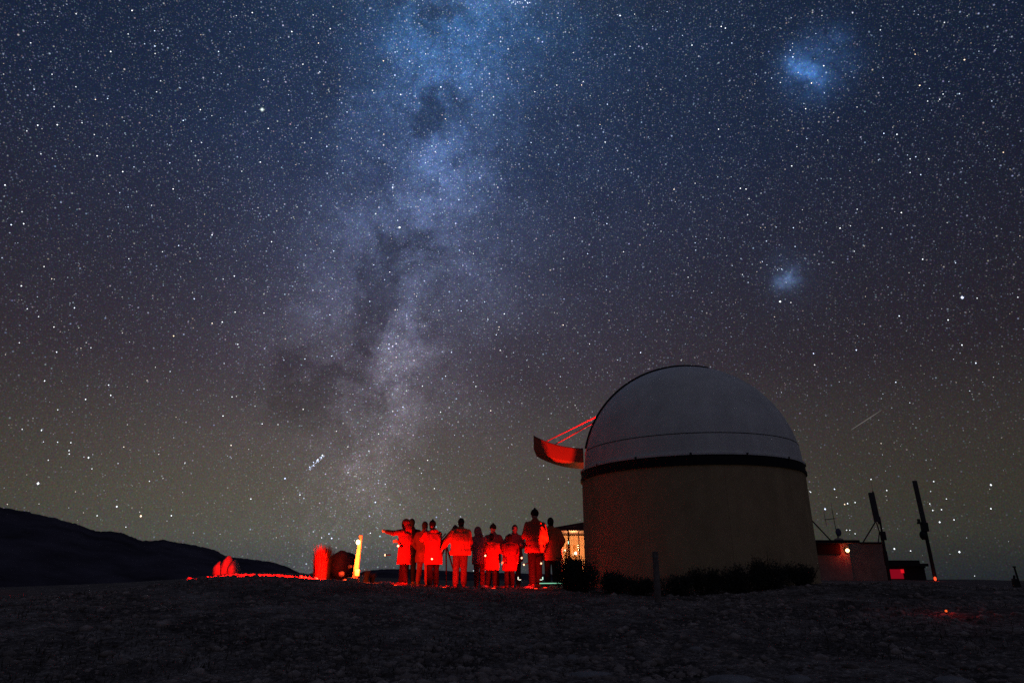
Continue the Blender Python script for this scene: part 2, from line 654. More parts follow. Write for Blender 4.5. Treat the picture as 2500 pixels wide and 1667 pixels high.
# ------------------------------------------------------------------ stars
def star_positions():
    sx = 1 / 1.063
    L = []

    def q(lst, s, ox, oy):
        for t in lst:
            L.append((t[0] * s + ox, t[1] * s + oy, t[2], t[3] if len(t) > 3 else 'w'))
    q([(487, 228, 3), (564, 151, 2), (1284, 140, 3), (1378, 67, 2), (1687, 269, 3, 'o'), (1940, 384, 4, 'b'), (1763, 417, 4, 'b'), (1782, 461, 2), (1438, 645, 3, 'b'),
       (1145, 714, 3), (540, 756, 3), (1728, 825, 4, 'b'), (1758, 1001, 6), (933, 1034, 3), (1195, 1064, 3), (667, 904, 2), (166, 552, 3), (252, 550, 3), (238, 470, 2), (361, 541, 2), (22, 815, 3),
       (104, 985, 3), (97, 932, 2), (567, 1139, 2), (715, 1108, 2), (1031, 1215, 3), (982, 1228, 2), (1665, 1530, 2), (764, 1479, 2, 'o'), (400, 1530, 2), (1047, 1515, 2), (977, 1417, 2), (85, 1508, 2),
       (170, 1393, 2), (120, 1359, 2), (94, 1258, 3), (2219, 1381, 3), (2083, 1116, 2), (135, 190, 2), (335, 62, 2), (1040, 70, 1.5), (932, 510, 1.5), (842, 622, 2), (887, 628, 2), (873, 706, 2), (1064, 754, 2),
       (2062, 157, 2), (1845, 295, 2), (1792, 218, 2), (1645, 410, 2), (707, 357, 2), (689, 405, 2), (118, 577, 2), (180, 678, 2), (132, 308, 2), (229, 328, 2), (334, 383, 2)], 1300 / 2343, 0, 0)
    q([(566, 70, 4, 'b'), (1029, 125, 3), (882, 200, 3), (1711, 133, 2), (1864, 240, 2, 'o'), (2081, 264, 3, 'o'), (1884, 377, 3, 'o'), (1987, 415, 2), (1972, 438, 2), (1919, 446, 2), (1784, 592, 3), (2252, 671, 2, 'o'),
       (1321, 731, 3), (500, 626, 3), (745, 395, 2), (1270, 1327, 5, 'w'), (2071, 1309, 7, 'b'), (1897, 1141, 3), (1417, 1555, 3, 'b'), (1605, 1540, 3, 'b'), (2070, 1518, 3), (2009, 1408, 3), (1609, 921, 2), (1579, 994, 2),
       (1104, 1208, 2), (317, 1138, 2), (865, 1220, 2), (1842, 760, 2), (1924, 700, 2), (1596, 1106, 2), (1502, 1155, 1.5), (2137, 1312, 2), (404, 360, 2.5), (610, 205, 2), (1589, 58, 2), (1993, 100, 2), (1127, 945, 2),
       (1133, 875, 2), (477, 549, 2, 'o'), (1842, 700, 2), (2316, 1308, 2), (746, 1018, 1.5)], 1300 / 2343, 1200, 0)
    q([(168, 868, 6), (516, 970, 3.5), (622, 1012, 5, 'o'), (757, 1010, 3), (429, 1010, 2.5), (391, 754, 3.5), (378, 497, 3), (489, 479, 3), (305, 723, 2.5), (306, 738, 2.5), (313, 688, 2.5), (1108, 936, 3), (1259, 846, 3.5, 'b'),
       (1325, 918, 3), (1658, 951, 3.5, 'b'), (1537, 820, 2.5), (1465, 1110, 3.5, 'b'), (1453, 1090, 2.5, 'b'), (1636, 1087, 2.5), (1025, 486, 2.5), (985, 570, 3), (1158, 605, 2.5), (767, 217, 3, 'o'), (982, 156, 3),
       (1050, 254, 2.5), (1166, 116, 2.5), (1866, 438, 2.5), (1946, 553, 2.5), (2102, 440, 2.5), (556, 1060, 2), (406, 803, 2), (660, 858, 2), (1424, 744, 4), (1404, 762, 3), (1228, 608, 2), (213, 765, 2), (98, 629, 2), (255, 543, 2)],
      1300 / 2352, 0, 700)
    q([(83, 177, 2.5), (337, 146, 3, 'b'), (237, 358, 4, 'b'), (725, 42, 2.5), (2000, 102, 4), (2000, 354, 3), (1665, 814, 4), (973, 780, 3.5), (1455, 497, 3.5), (1146, 802, 2.5), (1608, 472, 2.5), (1392, 65, 2.5),
       (445, 308, 2.5, 'o'), (556, 288, 2.5), (893, 160, 2.5), (1382, 372, 2.5), (1475, 364, 2.5), (1527, 250, 2), (500, 582, 2), (466, 582, 2), (556, 620, 2), (1350, 302, 2)], 540 / 2352, 1960, 1160)
    for k in range(26):
        t = random.random()
        L.append((755 + 34 * t + random.gauss(0, 2.4), 1145 - 34 * t + random.gauss(0, 2.4), random.choice([1, 1.3, 2, 2.6]), 'b'))
    for k in range(22):
        L.append((1268 + random.gauss(0, 10), 5 + random.gauss(0, 6), random.choice([1, 1.5, 2.4]), 'b'))
    return L


def build_stars():
    R = 9500.0
    px = 1.0 / 656.0                      # radians per render pixel
    fwd = Vector((0, CT, ST))
    n = 190000
    # random directions in a cap of the sky
    v = rng.normal(size=(n, 3))
    v /= np.linalg.norm(v, axis=1)[:, None]
    v = v[(v[:, 2] > -0.02) & (v @ np.array(fwd) > 0.50)]
    bd = v @ np.array(MW_N)
    dens = 0.30 + 0.25 * np.exp(-(bd / 0.40) ** 2) + 0.45 * np.exp(-(bd / 0.12) ** 2)
    dens *= np.clip(0.20 + v[:, 2] * 1.8, 0, 1)
    for (u, vv, r, s) in DARK:
        dens *= 1 - s * 0.75 * np.exp((v @ np.array(dirn(u, vv)) - 1) * (F / r) ** 2)
    for (u, vv, r, s) in [(1975, 170, 60, 2.0), (1922, 680, 26, 2.0), (1105, 50, 60, .5), (925, 872, 40, .5)]:
        dens *= 1 + s * np.exp((v @ np.array(dirn(u, vv)) - 1) * (F / r) ** 2)
    v = v[rng.random(len(v)) < dens]
    n = len(v)
    Fx = 0.055 * rng.random(n) ** (-1 / 1.3)
    Fx = np.minimum(Fx, 1.6)
    bd = v @ np.array(MW_N)
    # off the band the visible stars are fewer but brighter
    Fx *= 1 + 0.5 * (1 - np.exp(-(bd / 0.3) ** 2))
    r = 0.33 * (Fx / 0.055) ** 0.12
    temp = rng.random(n)
    colr = np.where(temp[:, None] < 0.62, np.array([0.70, 0.86, 1.15]), np.where(temp[:, None] < 0.90, np.array([1.0, 1.0, 1.0]), np.array([1.15, 0.92, 0.72])))
    warm = np.clip(1 - v[:, 2] * 2.2, 0, 1)[:, None]
    colr = colr * (1 - warm * 0.6) + np.array([1.03, 1.0, 0.95]) * warm * 0.6
    pos, rs, em = [v], [r], [colr * (Fx / (math.pi * r * r))[:, None]]
    bp, br, be = [], [], []
    tint = {'w': (0.93, 1.0, 1.06), 'b': (0.78, 0.9, 1.25), 'o': (1.25, 0.92, 0.62)}
    for (u, w_, mg, t) in star_positions():
        d = dirn(u, w_)
        rp = {1: .4, 1.3: .42, 1.5: .45}.get(mg, 0.28 + 0.105 * mg)
        e = 0.7 + 0.6 * mg
        bp.append(d)
        br.append(rp)
        be.append([c * e * 0.8 for c in tint[t]])
        if mg >= 3.5:                     # soft outer glow of the brightest stars
            bp.append(d * 1.01)
            br.append(rp * 1.9)
            be.append([c * 0.16 for c in tint[t]])
    # globular cluster: a fuzzy ball
    for k, (rp, e) in enumerate([(1.2, 1.3), (1.9, 0.5), (2.8, 0.2)]):
        bp.append(dirn(640, 268) * (1 + 0.01 * k))
        br.append(rp)
        be.append([0.8 * e, 0.98 * e, 1.0 * e])
    pos.append(np.array([list(p) for p in bp]))
    rs.append(np.array(br))
    em.append(np.array(be))
    pos, rs, em = np.concatenate(pos), np.concatenate(rs), np.concatenate(em)
    n = len(pos)
    oct_v = np.array([(1, 0, 0), (-1, 0, 0), (0, 1, 0), (0, -1, 0), (0, 0, 1), (0, 0, -1)], float)
    oct_f = np.array([(0, 2, 4), (2, 1, 4), (1, 3, 4), (3, 0, 4), (2, 0, 5), (1, 2, 5), (3, 1, 5), (0, 3, 5)])
    V = (pos * R)[:, None, :] + oct_v[None] * (rs * px * R)[:, None, None]
    V[:, :, 2] += CAMZ
    Fc = (np.arange(n) * 6)[:, None, None] + oct_f[None]
    me = bpy.data.meshes.new('stars')
    me.vertices.add(n * 6)
    me.vertices.foreach_set('co', V.astype(np.float32).ravel())
    nf = n * 8
    me.loops.add(nf * 3)
    me.loops.foreach_set('vertex_index', Fc.astype(np.int32).ravel())
    me.polygons.add(nf)
    me.polygons.foreach_set('loop_start', np.arange(0, nf * 3, 3, dtype=np.int32))
    me.polygons.foreach_set('loop_total', np.full(nf, 3, np.int32))
    me.update(calc_edges=True)
    at = me.attributes.new('star_colour', 'FLOAT_COLOR', 'POINT')
    c4 = np.ones((n, 6, 4), np.float32)
    c4[:, :, :3] = em[:, None, :]
    at.data.foreach_set('color', c4.ravel())
    m = bpy.data.materials.new('starlight')
    m.use_nodes = True
    t = m.node_tree
    t.nodes.clear()
    a = t.nodes.new('ShaderNodeAttribute')
    a.attribute_name = 'star_colour'
    e = t.nodes.new('ShaderNodeEmission')
    o = t.nodes.new('ShaderNodeOutputMaterial')
    t.links.new(a.outputs['Color'], e.inputs[0])
    t.links.new(e.outputs[0], o.inputs[0])
    m.cycles.emission_sampling = 'NONE'
    me.materials.append(m)
    ob = bpy.data.objects.new('stars', me)
    COL.objects.link(ob)
    tag(ob, 'thousands of white and blue stars scattered over the night sky', 'stars', kind='stuff')
    print('stars', n)


build_stars()

# the meteor: a thin glowing trace high above the far buildings
ma, mb_ = dirn(2078, 1049) * 9300, dirn(2152, 1001) * 9300
me_ = MB().tube([ma, ma.lerp(mb_, .3), ma.lerp(mb_, .7), mb_], [2.2, 4.0, 4.0, 1.2], 6)
o = me_.build('meteor', mat('meteor_glow', (0, 0, 0), emit=(0.85, 0.8, 0.75), strength=0.17, spec=0))
o.location.z = CAMZ
tag(o, 'faint thin slanting meteor streak in the sky right of the white dome', 'meteor')

# ------------------------------------------------------------------ observatory
OAZ = rad(14.95)
OD = 19.3
OX, OY = OD * math.sin(OAZ), OD * math.cos(OAZ)
ZB0, ZB1 = CAMZ + 2.47, CAMZ + 2.69            # dark track band
ZC = CAMZ + 2.70                               # centre of the dome sphere
RW, RD = 3.0, 2.98
M_wall = mat('beige_render', (0.50, 0.36, 0.21), 0.95, 0.12, 3, 0.15, spec=0.1, bscale=40, grain=.34)
M_dome = mat('white_painted_dome', (0.86, 0.83, 0.80), 0.6, 0.08, 2.2, 0.05, spec=0.2, grain=.32)
M_black = mat('flat_black', (0.012, 0.012, 0.015), 0.7)
M_dark = mat('dark_steel', (0.03, 0.03, 0.035), 0.55, metal=0.4)
M_grey = mat('galvanised_steel', (0.18, 0.18, 0.19), 0.5, metal=0.5)
RED = (1.0, 0.005, 0.002)
HOT = (1.0, 0.070, 0.010)
DLEFT = math.atan2(math.sin(OAZ), -math.cos(OAZ))     # world angle of "left as seen from the camera"
SLIT = DLEFT + rad(9)                                 # opening faces left, turned a little to the camera
HW = 0.62                                             # half width of the opening

obs = empty('observatory', (OX, OY, gz(OX, OY) - 0.1), 'round beige observatory building under a white half-sphere dome with open shutter', 'observatory')
OI = Matrix.Translation(obs.location).inverted()


def cyl_panel(r0, r1, z0, z1, a0, a1, seg):
    m = MB()
    vs = []
    for k in range(seg + 1):
        a = a0 + (a1 - a0) * k / seg
        c, s = math.cos(a), math.sin(a)
        for (r, z) in ((r0, z0), (r1, z0), (r1, z1), (r0, z1)):
            vs.append((r * c, r * s, z))
    fs = []
    for k in range(seg):
        o = k * 4
        for e in range(4):
            fs.append((o + e, o + 4 + e, o + 4 + (e + 1) % 4, o + (e + 1) % 4))
    fs.append((3, 2, 1, 0))
    o = seg * 4
    fs.append((o, o + 1, o + 2, o + 3))
    return m.add(vs, fs)


def oloc(z):
    return z - obs.location.z


zb = CAMZ - 0.75
NPAN = 10
seam = math.atan2(*(lambda p: (p.y - OY, p.x - OX))(P(1762, 1200, 16.0)))
for k in range(NPAN):
    a0 = seam + k * 2 * math.pi / NPAN + 0.0007
    a1 = seam + (k + 1) * 2 * math.pi / NPAN - 0.0007
    cyl_panel(RW - 0.10, RW, oloc(zb), oloc(ZB0), a0, a1, 10).build('wall_panel', M_wall, obs, smooth=False)
cyl_panel(RW - 0.16, RW - 0.09, oloc(zb), oloc(ZB0 + .02), 0, 2 * math.pi, 60).build('wall_core', M_dark, obs)
cyl_panel(RW - 0.2, RW + 0.045, oloc(ZB0 - 0.02), oloc(ZB0 + 0.05), 0, 2 * math.pi, 96).build('wall_cap', M_black, obs, smooth=False)
cyl_panel(RW - 0.15, RW + 0.02, oloc(ZB0 + 0.053), oloc(ZB1), 0, 2 * math.pi, 96).build('track_band', M_black, obs)
cyl_panel(RW - 0.02, RW + 0.035, oloc(ZB1), oloc(ZB1 + 0.05), 0, 2 * math.pi, 96).build('dome_ring', M_dome, obs)
# small rollers brackets on the ring
for k in range(14):
    a = seam + 0.2 + k * 2 * math.pi / 14
    rt = Matrix.Rotation(a, 3, 'Z')
    MB().box(Vector((math.cos(a) * (RW + .03), math.sin(a) * (RW + .03), oloc(ZB1 + .005))), (0.03, 0.05, 0.09), rt).build('roller_bracket', M_dark, obs)


def sphere_pt(r, th, ph):
    return Vector((r * math.cos(th) * math.cos(ph), r * math.cos(th) * math.sin(ph), r * math.sin(th)))


H_SEAM = 0.53
SLIT_TOP = rad(100)       # the opening runs from the skirt up past the zenith


def dome_section(name, h0, h1, inset, material, cut=True, nt=44, npn=220):
    """a band of the spherical shell with the slit cut from it; the shell has thickness"""
    th0, th1 = math.asin(h0 / RD), math.asin(min(1, h1 / RD))
    m = MB()
    idx = {}
    verts, faces = [], []
    cs, sn = math.cos(SLIT), math.sin(SLIT)

    def inside(p):
        # local coords: along the slit, across it
        al = p.x * cs + p.y * sn
        ac = -p.x * sn + p.y * cs
        elev = math.atan2(p.z, al)
        return abs(ac) < HW and elev < SLIT_TOP and al > -0.6

    def snap(p, r):
        al = p.x * cs + p.y * sn
        ac = -p.x * sn + p.y * cs
        if not cut or math.atan2(p.z, al) > SLIT_TOP + rad(2) or al < -0.65:
            return p
        if abs(abs(ac) - HW) < 0.075:
            ac = math.copysign(HW, ac)
            z = p.z
            rem = r * r - ac * ac - z * z
            if rem > 0:
                al = math.copysign(math.sqrt(rem), al)
                return Vector((al * cs - ac * sn, al * sn + ac * cs, z))
        return p
    for r in (RD + inset, RD + inset - 0.05):
        for i in range(nt + 1):
            th = th0 + (th1 - th0) * i / nt
            for k in range(npn):
                p = snap(sphere_pt(r, th, 2 * math.pi * k / npn), r)
                idx[(r, i, k)] = len(verts)
                verts.append(p)
    kept = set()
    for i in range(nt):
        for k in range(npn):
            k2 = (k + 1) % npn
            th = th0 + (th1 - th0) * (i + .5) / nt
            c = sum((verts[idx[(RD + inset, a, bq)]] for a, bq in ((i, k), (i, k2), (i + 1, k), (i + 1, k2))), Vector()) / 4
            if cut and inside(c):
                continue
            kept.add((i, k))
    ro, ri = RD + inset, RD + inset - 0.05
    for (i, k) in kept:
        k2 = (k + 1) % npn
        faces.append((idx[(ro, i, k)], idx[(ro, i, k2)], idx[(ro, i + 1, k2)], idx[(ro, i + 1, k)]))
        faces.append((idx[(ri, i, k)], idx[(ri, i + 1, k)], idx[(ri, i + 1, k2)], idx[(ri, i, k2)]))
        for (di, dk, e0, e1) in ((0, -1, (i, k), (i + 1, k)), (0, 1, (i, k2), (i + 1, k2)), (-1, 0, (i, k), (i, k2)), (1, 0, (i + 1, k), (i + 1, k2))):
            nb = (i + di, (k + dk) % npn)
            if nb not in kept and not (nb[0] >= nt and h1 >= RD * .999):
                faces.append((idx[(ro, *e0)], idx[(ro, *e1)], idx[(ri, *e1)], idx[(ri, *e0)]))
    used = sorted({q for f in faces for q in f})
    rm = {q: n for n, q in enumerate(used)}
    m.add([verts[q] + Vector((0, 0, oloc(ZC))) for q in used], [tuple(rm[q] for q in f) for f in faces])
    return m.build(name, material, obs, smooth=True)


def split_sharp(o, ang=50):
    md = o.modifiers.new('edges', 'EDGE_SPLIT')
    md.split_angle = rad(ang)


split_sharp(dome_section('dome_skirt', 0.03, H_SEAM, 0.0, M_dome, cut=True, nt=8))
split_sharp(dome_section('dome_shell', H_SEAM + 0.012, RD, -0.004, M_dome, cut=True))
# thin lap strip over the joint
cs_, sn_ = math.cos(SLIT), math.sin(SLIT)
ra = math.sqrt(RD ** 2 - H_SEAM ** 2)
gap = math.asin(HW / ra)
cyl_panel(ra - 0.02, ra + 0.006, oloc(ZC + H_SEAM - 0.006), oloc(ZC + H_SEAM + 0.012), SLIT + gap, SLIT + 2 * math.pi - gap, 140).build('joint_strip', M_dark, obs)


def slit_arc(off, r0, r1, w, e0, e1, name, m_, n=40):
    """curved rib in the plane parallel to the opening at across-offset off"""
    m = MB()
    vs, fs = [], []
    for k in range(n + 1):
        e = e0 + (e1 - e0) * k / n
        for (r, dw) in ((r0, -w / 2), (r1, -w / 2), (r1, w / 2), (r0, w / 2)):
            rr_ = math.sqrt(max(0.01, r * r - off * off))
            al = rr_ * math.cos(e)
            z = rr_ * math.sin(e)
            ac = off + dw
            vs.append((al * cs_ - ac * sn_, al * sn_ + ac * cs_, z + oloc(ZC)))
    for k in range(n):
        o = k * 4
        for q in range(4):
            fs.append((o + q, o + 4 + q, o + 4 + (q + 1) % 4, o + (q + 1) % 4))
    fs.append((3, 2, 1, 0))
    o = n * 4
    fs.append((o, o + 1, o + 2, o + 3))
    return m.add(vs, fs).build(name, m_, obs)


for sgn in (-1, 1):
    slit_arc(sgn * (HW + 0.0), RD - 0.12, RD + 0.045, 0.05, rad(12), rad(104), 'slit_rib', M_black)  # black finish stands in for the shade on the ribs
# track rail poking out at the top of the opening
e_ = rad(104)
al = RD * math.cos(e_)
p_top = P(1652, 890, OY) - obs.location
rail = MB().box((cs_ * 0.15, sn_ * 0.15, oloc(ZC + RD + 0.035)), (0.5, 0.30, 0.045), Matrix.Rotation(SLIT, 3, 'Z')).build('shutter_rail', M_black, obs)

# ---- lower shutter, folded outward: a curved tray with cheek plates
M_shut = mat('red_tinted_shutter', (0.50, 0.10, 0.05), 0.6, 0.1, 4)  # red tint put into the base colour to deepen the red-lit look
hinge = Vector((OX, OY, 0)) + Vector((cs_, sn_, 0)) * (RD * 0.985) + Vector((0, 0, ZC + 0.33))
dleft = Vector((cs_, sn_, 0))
across = Vector((-sn_, cs_, 0))
if across.dot(Vector((0, -1, 0))) < 0:
    across = -across
m_skin, m_ch = MB(), [MB(), MB()]
NS = 18
prof = []
for k in range(NS + 1):
    s = k / NS
    # circular arc: starts level or slightly down, curls up at the tip
    a = rad(2) + rad(29) * s
    prof.append((a, s))
pts = []
x = z = 0.0
LSH = 1.46
for k in range(NS + 1):
    pts.append((x, z))
    a = prof[k][0]
    x += math.cos(a) * LSH / NS
    z += math.sin(a) * LSH / NS
zlow = -0.10


def shp(k, ac, dz):
    x_, z_ = pts[k]
    a = prof[k][0]
    return hinge + dleft * x_ + across * ac + Vector((0, 0, z_ + zlow + dz))


shutter = empty('shutter', (0, 0, 0), None, None)
shutter.parent = obs
del_keys = [k for k in shutter.keys()]
shutter['label'] = 'curved lower shutter folded out to the left, lit red'


def strip_box(f0, f1, f2, f3, name, m_, par):
    vs, fs = [], []
    for k in range(NS + 1):
        vs += [f0(k), f1(k), f2(k), f3(k)]
    for k in range(NS):
        o = k * 4
        for q in range(4):
            fs.append((o + q, o + 4 + q, o + 4 + (q + 1) % 4, o + (q + 1) % 4))
    fs.append((3, 2, 1, 0))
    o = NS * 4
    fs.append((o, o + 1, o + 2, o + 3))
    vs = [Vector(v) - obs.location for v in vs]
    return MB().add(vs, fs).build(name, m_, par)


W = HW - 0.03
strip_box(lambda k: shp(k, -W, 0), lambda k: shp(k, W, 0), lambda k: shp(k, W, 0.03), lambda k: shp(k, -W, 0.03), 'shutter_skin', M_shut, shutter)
for sgn in (-1, 1):
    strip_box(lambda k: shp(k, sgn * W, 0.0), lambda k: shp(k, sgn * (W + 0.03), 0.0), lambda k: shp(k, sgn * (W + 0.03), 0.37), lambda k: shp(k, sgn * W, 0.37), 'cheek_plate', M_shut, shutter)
    strip_box(lambda k: shp(k, sgn * (W - .01), 0.372), lambda k: shp(k, sgn * (W + 0.05), 0.372), lambda k: shp(k, sgn * (W + 0.05), 0.392), lambda k: shp(k, sgn * (W - .01), 0.392), 'edge_trim', M_grey, shutter)
# stay cables
M_cable = mat('red_lit_cable', (0.9, 0.4, 0.4), 0.5, emit=None)  # red lamp light on the cables is put into their colour
rim_pt = lambda e, ac: Vector((OX, OY, 0)) + Vector((cs_, sn_, 0)) * (math.sqrt(RD ** 2 - ac * ac) * math.cos(e)) + across * ac + Vector((0, 0, ZC + math.sqrt(RD ** 2 - ac * ac) * math.sin(e)))
for (a_, b_) in ((shp(10, W, 0.38), rim_pt(rad(28), HW - 0.05)), (shp(17, -W, 0.38), rim_pt(rad(41), -HW + 0.05))):
    MB().tube([Vector(a_) - obs.location, Vector(b_) - obs.location], 0.02, 6).build('stay_cable', M_cable, obs)
lamp('dome_interior_lamp', 'POINT', (OX + cs_ * 1.9, OY + sn_ * 1.9, ZC + 1.0), 260, RED, obs, 0.1)

# ------------------------------------------------------------------ people
M_skin = mat('skin', (0.55, 0.34, 0.26), 0.6, 0.08)
COATS = {
    'red': mat('red_parka_fabric', (0.55, 0.07, 0.04), 0.8, 0.15, 14, 0.3),
    'orange': mat('orange_parka_fabric', (0.62, 0.13, 0.05), 0.8, 0.15, 14, 0.3),
    'maroon': mat('maroon_fabric', (0.22, 0.03, 0.03), 0.85, 0.2, 14, 0.3),
    'black': mat('black_fabric', (0.012, 0.010, 0.012), 0.85, 0.3, 14, 0.3),
    'grey': mat('grey_fabric', (0.10, 0.09, 0.10), 0.85, 0.2, 14, 0.3),
    'khaki': mat('khaki_trouser_fabric', (0.075, 0.055, 0.045), 0.9, 0.15, 14, 0.3),
    'pink': mat('faded_pink_parka_fabric', (0.42, 0.12, 0.12), 0.8, 0.15, 14, 0.3),
}
M_boot = mat('brown_leather', (0.16, 0.08, 0.05), 0.6, 0.2)
M_hair = mat('dark_hair', (0.02, 0.015, 0.012), 0.7, 0.3, 40)


def remesh(mb, voxel, name, m, smooth_it=4):
    ob = bpy.data.objects.new('tmp', mb.mesh('tmp'))
    COL.objects.link(ob)
    r = ob.modifiers.new('r', 'REMESH')
    r.mode = 'VOXEL'
    r.voxel_size = voxel
    r.use_smooth_shade = True
    s = ob.modifiers.new('s', 'SMOOTH')
    s.iterations = smooth_it
    s.factor = 0.5
    dg = bpy.context.evaluated_depsgraph_get()
    me = bpy.data.meshes.new_from_object(ob.evaluated_get(dg))
    me.name = name
    bpy.data.objects.remove(ob)
    me.materials.clear()
    me.materials.append(m)
    return me


def person(x, y, face, label, height=1.75, coat='red', hem=0.78, trousers='black', head='hair', arms=None, lean=0.0, wide=1.0, stride=0.05, zoff=0.0, look=0.0):
    """face: world angle the person faces (0 = away from the camera, +90 = left). Local +y is forward."""
    z0 = gz(x, y) + float(rough_ground(np.array([x]), np.array([y]))[0])
    root = empty('person', (x, y, z0 + zoff), label, 'person', rz=rad(face))
    k = height / 1.78
    la = lean

    def T(p):
        """lean the upper body forward about the hips, then scale"""
        p = Vector(p)
        if p.z > 0.92:
            q = p - Vector((0, 0, 0.92))
            q = Matrix.Rotation(-la, 3, 'X') @ q
            p = q + Vector((0, 0, 0.92))
        return p * k
    arms = arms or {}
    pose = {}
    for s, side in ((-1, 'l'), (1, 'r')):
        a = arms.get(side, 'down')
        sh = Vector((s * 0.195, 0.0, 1.43))
        if a == 'down':
            el, wr = sh + Vector((s * 0.075, -0.03, -0.29)), sh + Vector((s * 0.10, 0.05, -0.54))
        elif a == 'pocket':
            el, wr = sh + Vector((s * 0.12, -0.09, -0.27)), sh + Vector((s * 0.05, 0.10, -0.44))
        elif a == 'hold':
            el, wr = sh + Vector((s * 0.06, 0.04, -0.28)), sh + Vector((-s * 0.03, 0.28, -0.25))
        elif a == 'point':
            el, wr = sh + Vector((s * 0.03, 0.27, -0.03)), sh + Vector((-s * 0.01, 0.53, 0.02))
        elif a == 'up':
            el, wr = sh + Vector((s * 0.05, 0.20, -0.14)), sh + Vector((-s * 0.08, 0.26, 0.12))
        elif a == 'side':
            el, wr = sh + Vector((s * 0.17, -0.02, -0.23)), sh + Vector((s * 0.27, 0.12, -0.42))
        pose[side] = (sh, el, wr)
    legs = {}
    for s, side in ((-1, 'l'), (1, 'r')):
        st = stride * s
        legs[side] = (Vector((s * 0.095, 0, 0.93)), Vector((s * 0.105, st * .6 + 0.015, 0.49)), Vector((s * 0.115, st - 0.01, 0.09)), Vector((s * 0.13, st + 0.16, 0.035)))
    B = MB()
    # torso, neck, head, legs
    B.tube([T(p) for p in [(0, 0, 0.90), (0, -.005, 1.0), (0, -.01, 1.15), (0, 0, 1.30), (0, 0, 1.42)]], [r * k for r in (.15, .15, .135, .155, .13)], 14, (1.1, 0.75))
    B.tube([T(p) for p in [(0, 0, 1.42), (0, .01, 1.56)]], [.06 * k, .055 * k], 10)
    hc = T((0, .02, 1.645))
    hr = Matrix.Rotation(look, 3, 'Z')
    B.ball(hc + Vector((0, 0, .015 * k)), (.076 * k, .095 * k, .112 * k), 16, 12)
    B.tube([hc + hr @ Vector((0, .075, -.01)) * k, hc + hr @ Vector((0, .104, -.028)) * k], [.012 * k, .016 * k], 8)
    B.ball(hc + hr @ Vector((0, .055, -.085)) * k, (.04 * k, .04 * k, .03 * k), 10, 8)
    B.tube([hc + hr @ Vector((-.025, .088, -.058)) * k, hc + hr @ Vector((.025, .088, -.058)) * k], .009 * k, 6)
    for s in (-1, 1):
        B.ball(hc + hr @ Vector((s * .077, .0, -.005)) * k, (.012 * k, .02 * k, .03 * k), 8, 6)
        B.ball(hc + hr @ Vector((s * .03, .078, .012)) * k, (.014 * k, .014 * k, .011 * k), 8, 6)
    for side in 'lr':
        h, kn, an, to = legs[side]
        B.tube([T(h), T(h.lerp(kn, .5)), T(kn), T(kn.lerp(an, .35)), T(an)], [r * k for r in (.085, .078, .056, .058, .04)], 10)
        B.tube([T(an - Vector((0, .03, .03))), T(to)], [.042 * k, .035 * k], 8)
        sh, el, wr = pose[side]
        B.tube([T(sh), T(sh.lerp(el, .5)), T(el), T(el.lerp(wr, .4)), T(wr)], [r * k for r in (.058, .05, .04, .04, .027)], 10)
        # hand: palm, four fingers, thumb
        f = (wr - el).normalized()
        up = Vector((1, 0, 0)) if abs(f.x) < .8 else Vector((0, 0, 1))
        a = f.cross(up).normalized()
        s = -1 if side == 'l' else 1
        B.tube([T(wr), T(wr + f * .08)], [.026 * k, .036 * k], 10)
        curl = (up * -s).normalized()
        for q, ln in enumerate((.062, .075, .07, .055)):
            bse = wr + f * .085 + a * ((q - 1.5) * .02)
            B.tube([T(bse - f * .02), T(bse + f * ln * .55 + curl * .008), T(bse + f * ln * .85 + curl * .03)], [.0105 * k, .0098 * k, .0085 * k], 6)
        B.tube([T(wr + f * .03 - a * .025), T(wr + f * .06 - a * .052 + curl * .01), T(wr + f * .088 - a * .055 + curl * .022)], [.013 * k, .0115 * k, .010 * k], 6)
    body = remesh(B, 0.0105, 'body', M_skin, 1)
    ob = bpy.data.objects.new('body', body)
    COL.objects.link(ob)
    ob.parent = root
    # coat
    C = MB()
    zs = [hem, hem + .10, hem + .22, .98, 1.08, 1.18, 1.28, 1.38, 1.46, 1.50]
    zs = sorted(set(round(z_, 3) for z_ in zs))
    pr, rr_ = [], []
    for i, z_ in enumerate(zs):
        if z_ < .95:
            r = .215
        elif z_ < 1.15:
            r = .195
        elif z_ < 1.35:
            r = .215
        elif z_ < 1.45:
            r = .19
        else:
            r = .125
        r *= wide * (1 + (0.02 if i % 2 else -0.015))
        pr.append(T((0, -.005, z_)))
        rr_.append(r * k)
    C.tube(pr, rr_, 20, (1.12, 0.82), cap=False)
    C.tube([T((-.15, 0, 1.425)), T((.15, 0, 1.425))], [.078 * k * wide, .078 * k * wide], 12)
    C.tube([T((0, -.01, 1.44)), T((0, 0.0, 1.54))], [.105 * k, .085 * k], 12)
    for side in 'lr':
        sh, el, wr = pose[side]
        ch = [sh, sh.lerp(el, .35), sh.lerp(el, .7), el, el.lerp(wr, .4), el.lerp(wr, .75), el.lerp(wr, .98)]
        C.tube([T(p) for p in ch], [r * k * wide for r in (.083, .08, .072, .074, .064, .060, .052)], 12)
    if head == 'hood':
        C.ball(hc + hr @ Vector((0, -.03, .02)) * k, (.12 * k, .125 * k, .15 * k), 16, 10)
        C.tube([T((0, -.06, 1.47)), T((0, -.05, 1.6))], [.13 * k, .12 * k], 12)
    elif coat in ('red', 'orange', 'pink'):
        C.tube([T((-.08, -.10, 1.47)), T((0, -.13, 1.46)), T((.08, -.10, 1.47))], [.05 * k, .062 * k, .05 * k], 10)
    me = remesh(C, 0.017, 'coat', COATS[coat], 3)
    # cloth folds
    n = len(me.vertices)
    co = np.empty(n * 3, np.float32)
    me.vertices.foreach_get('co', co)
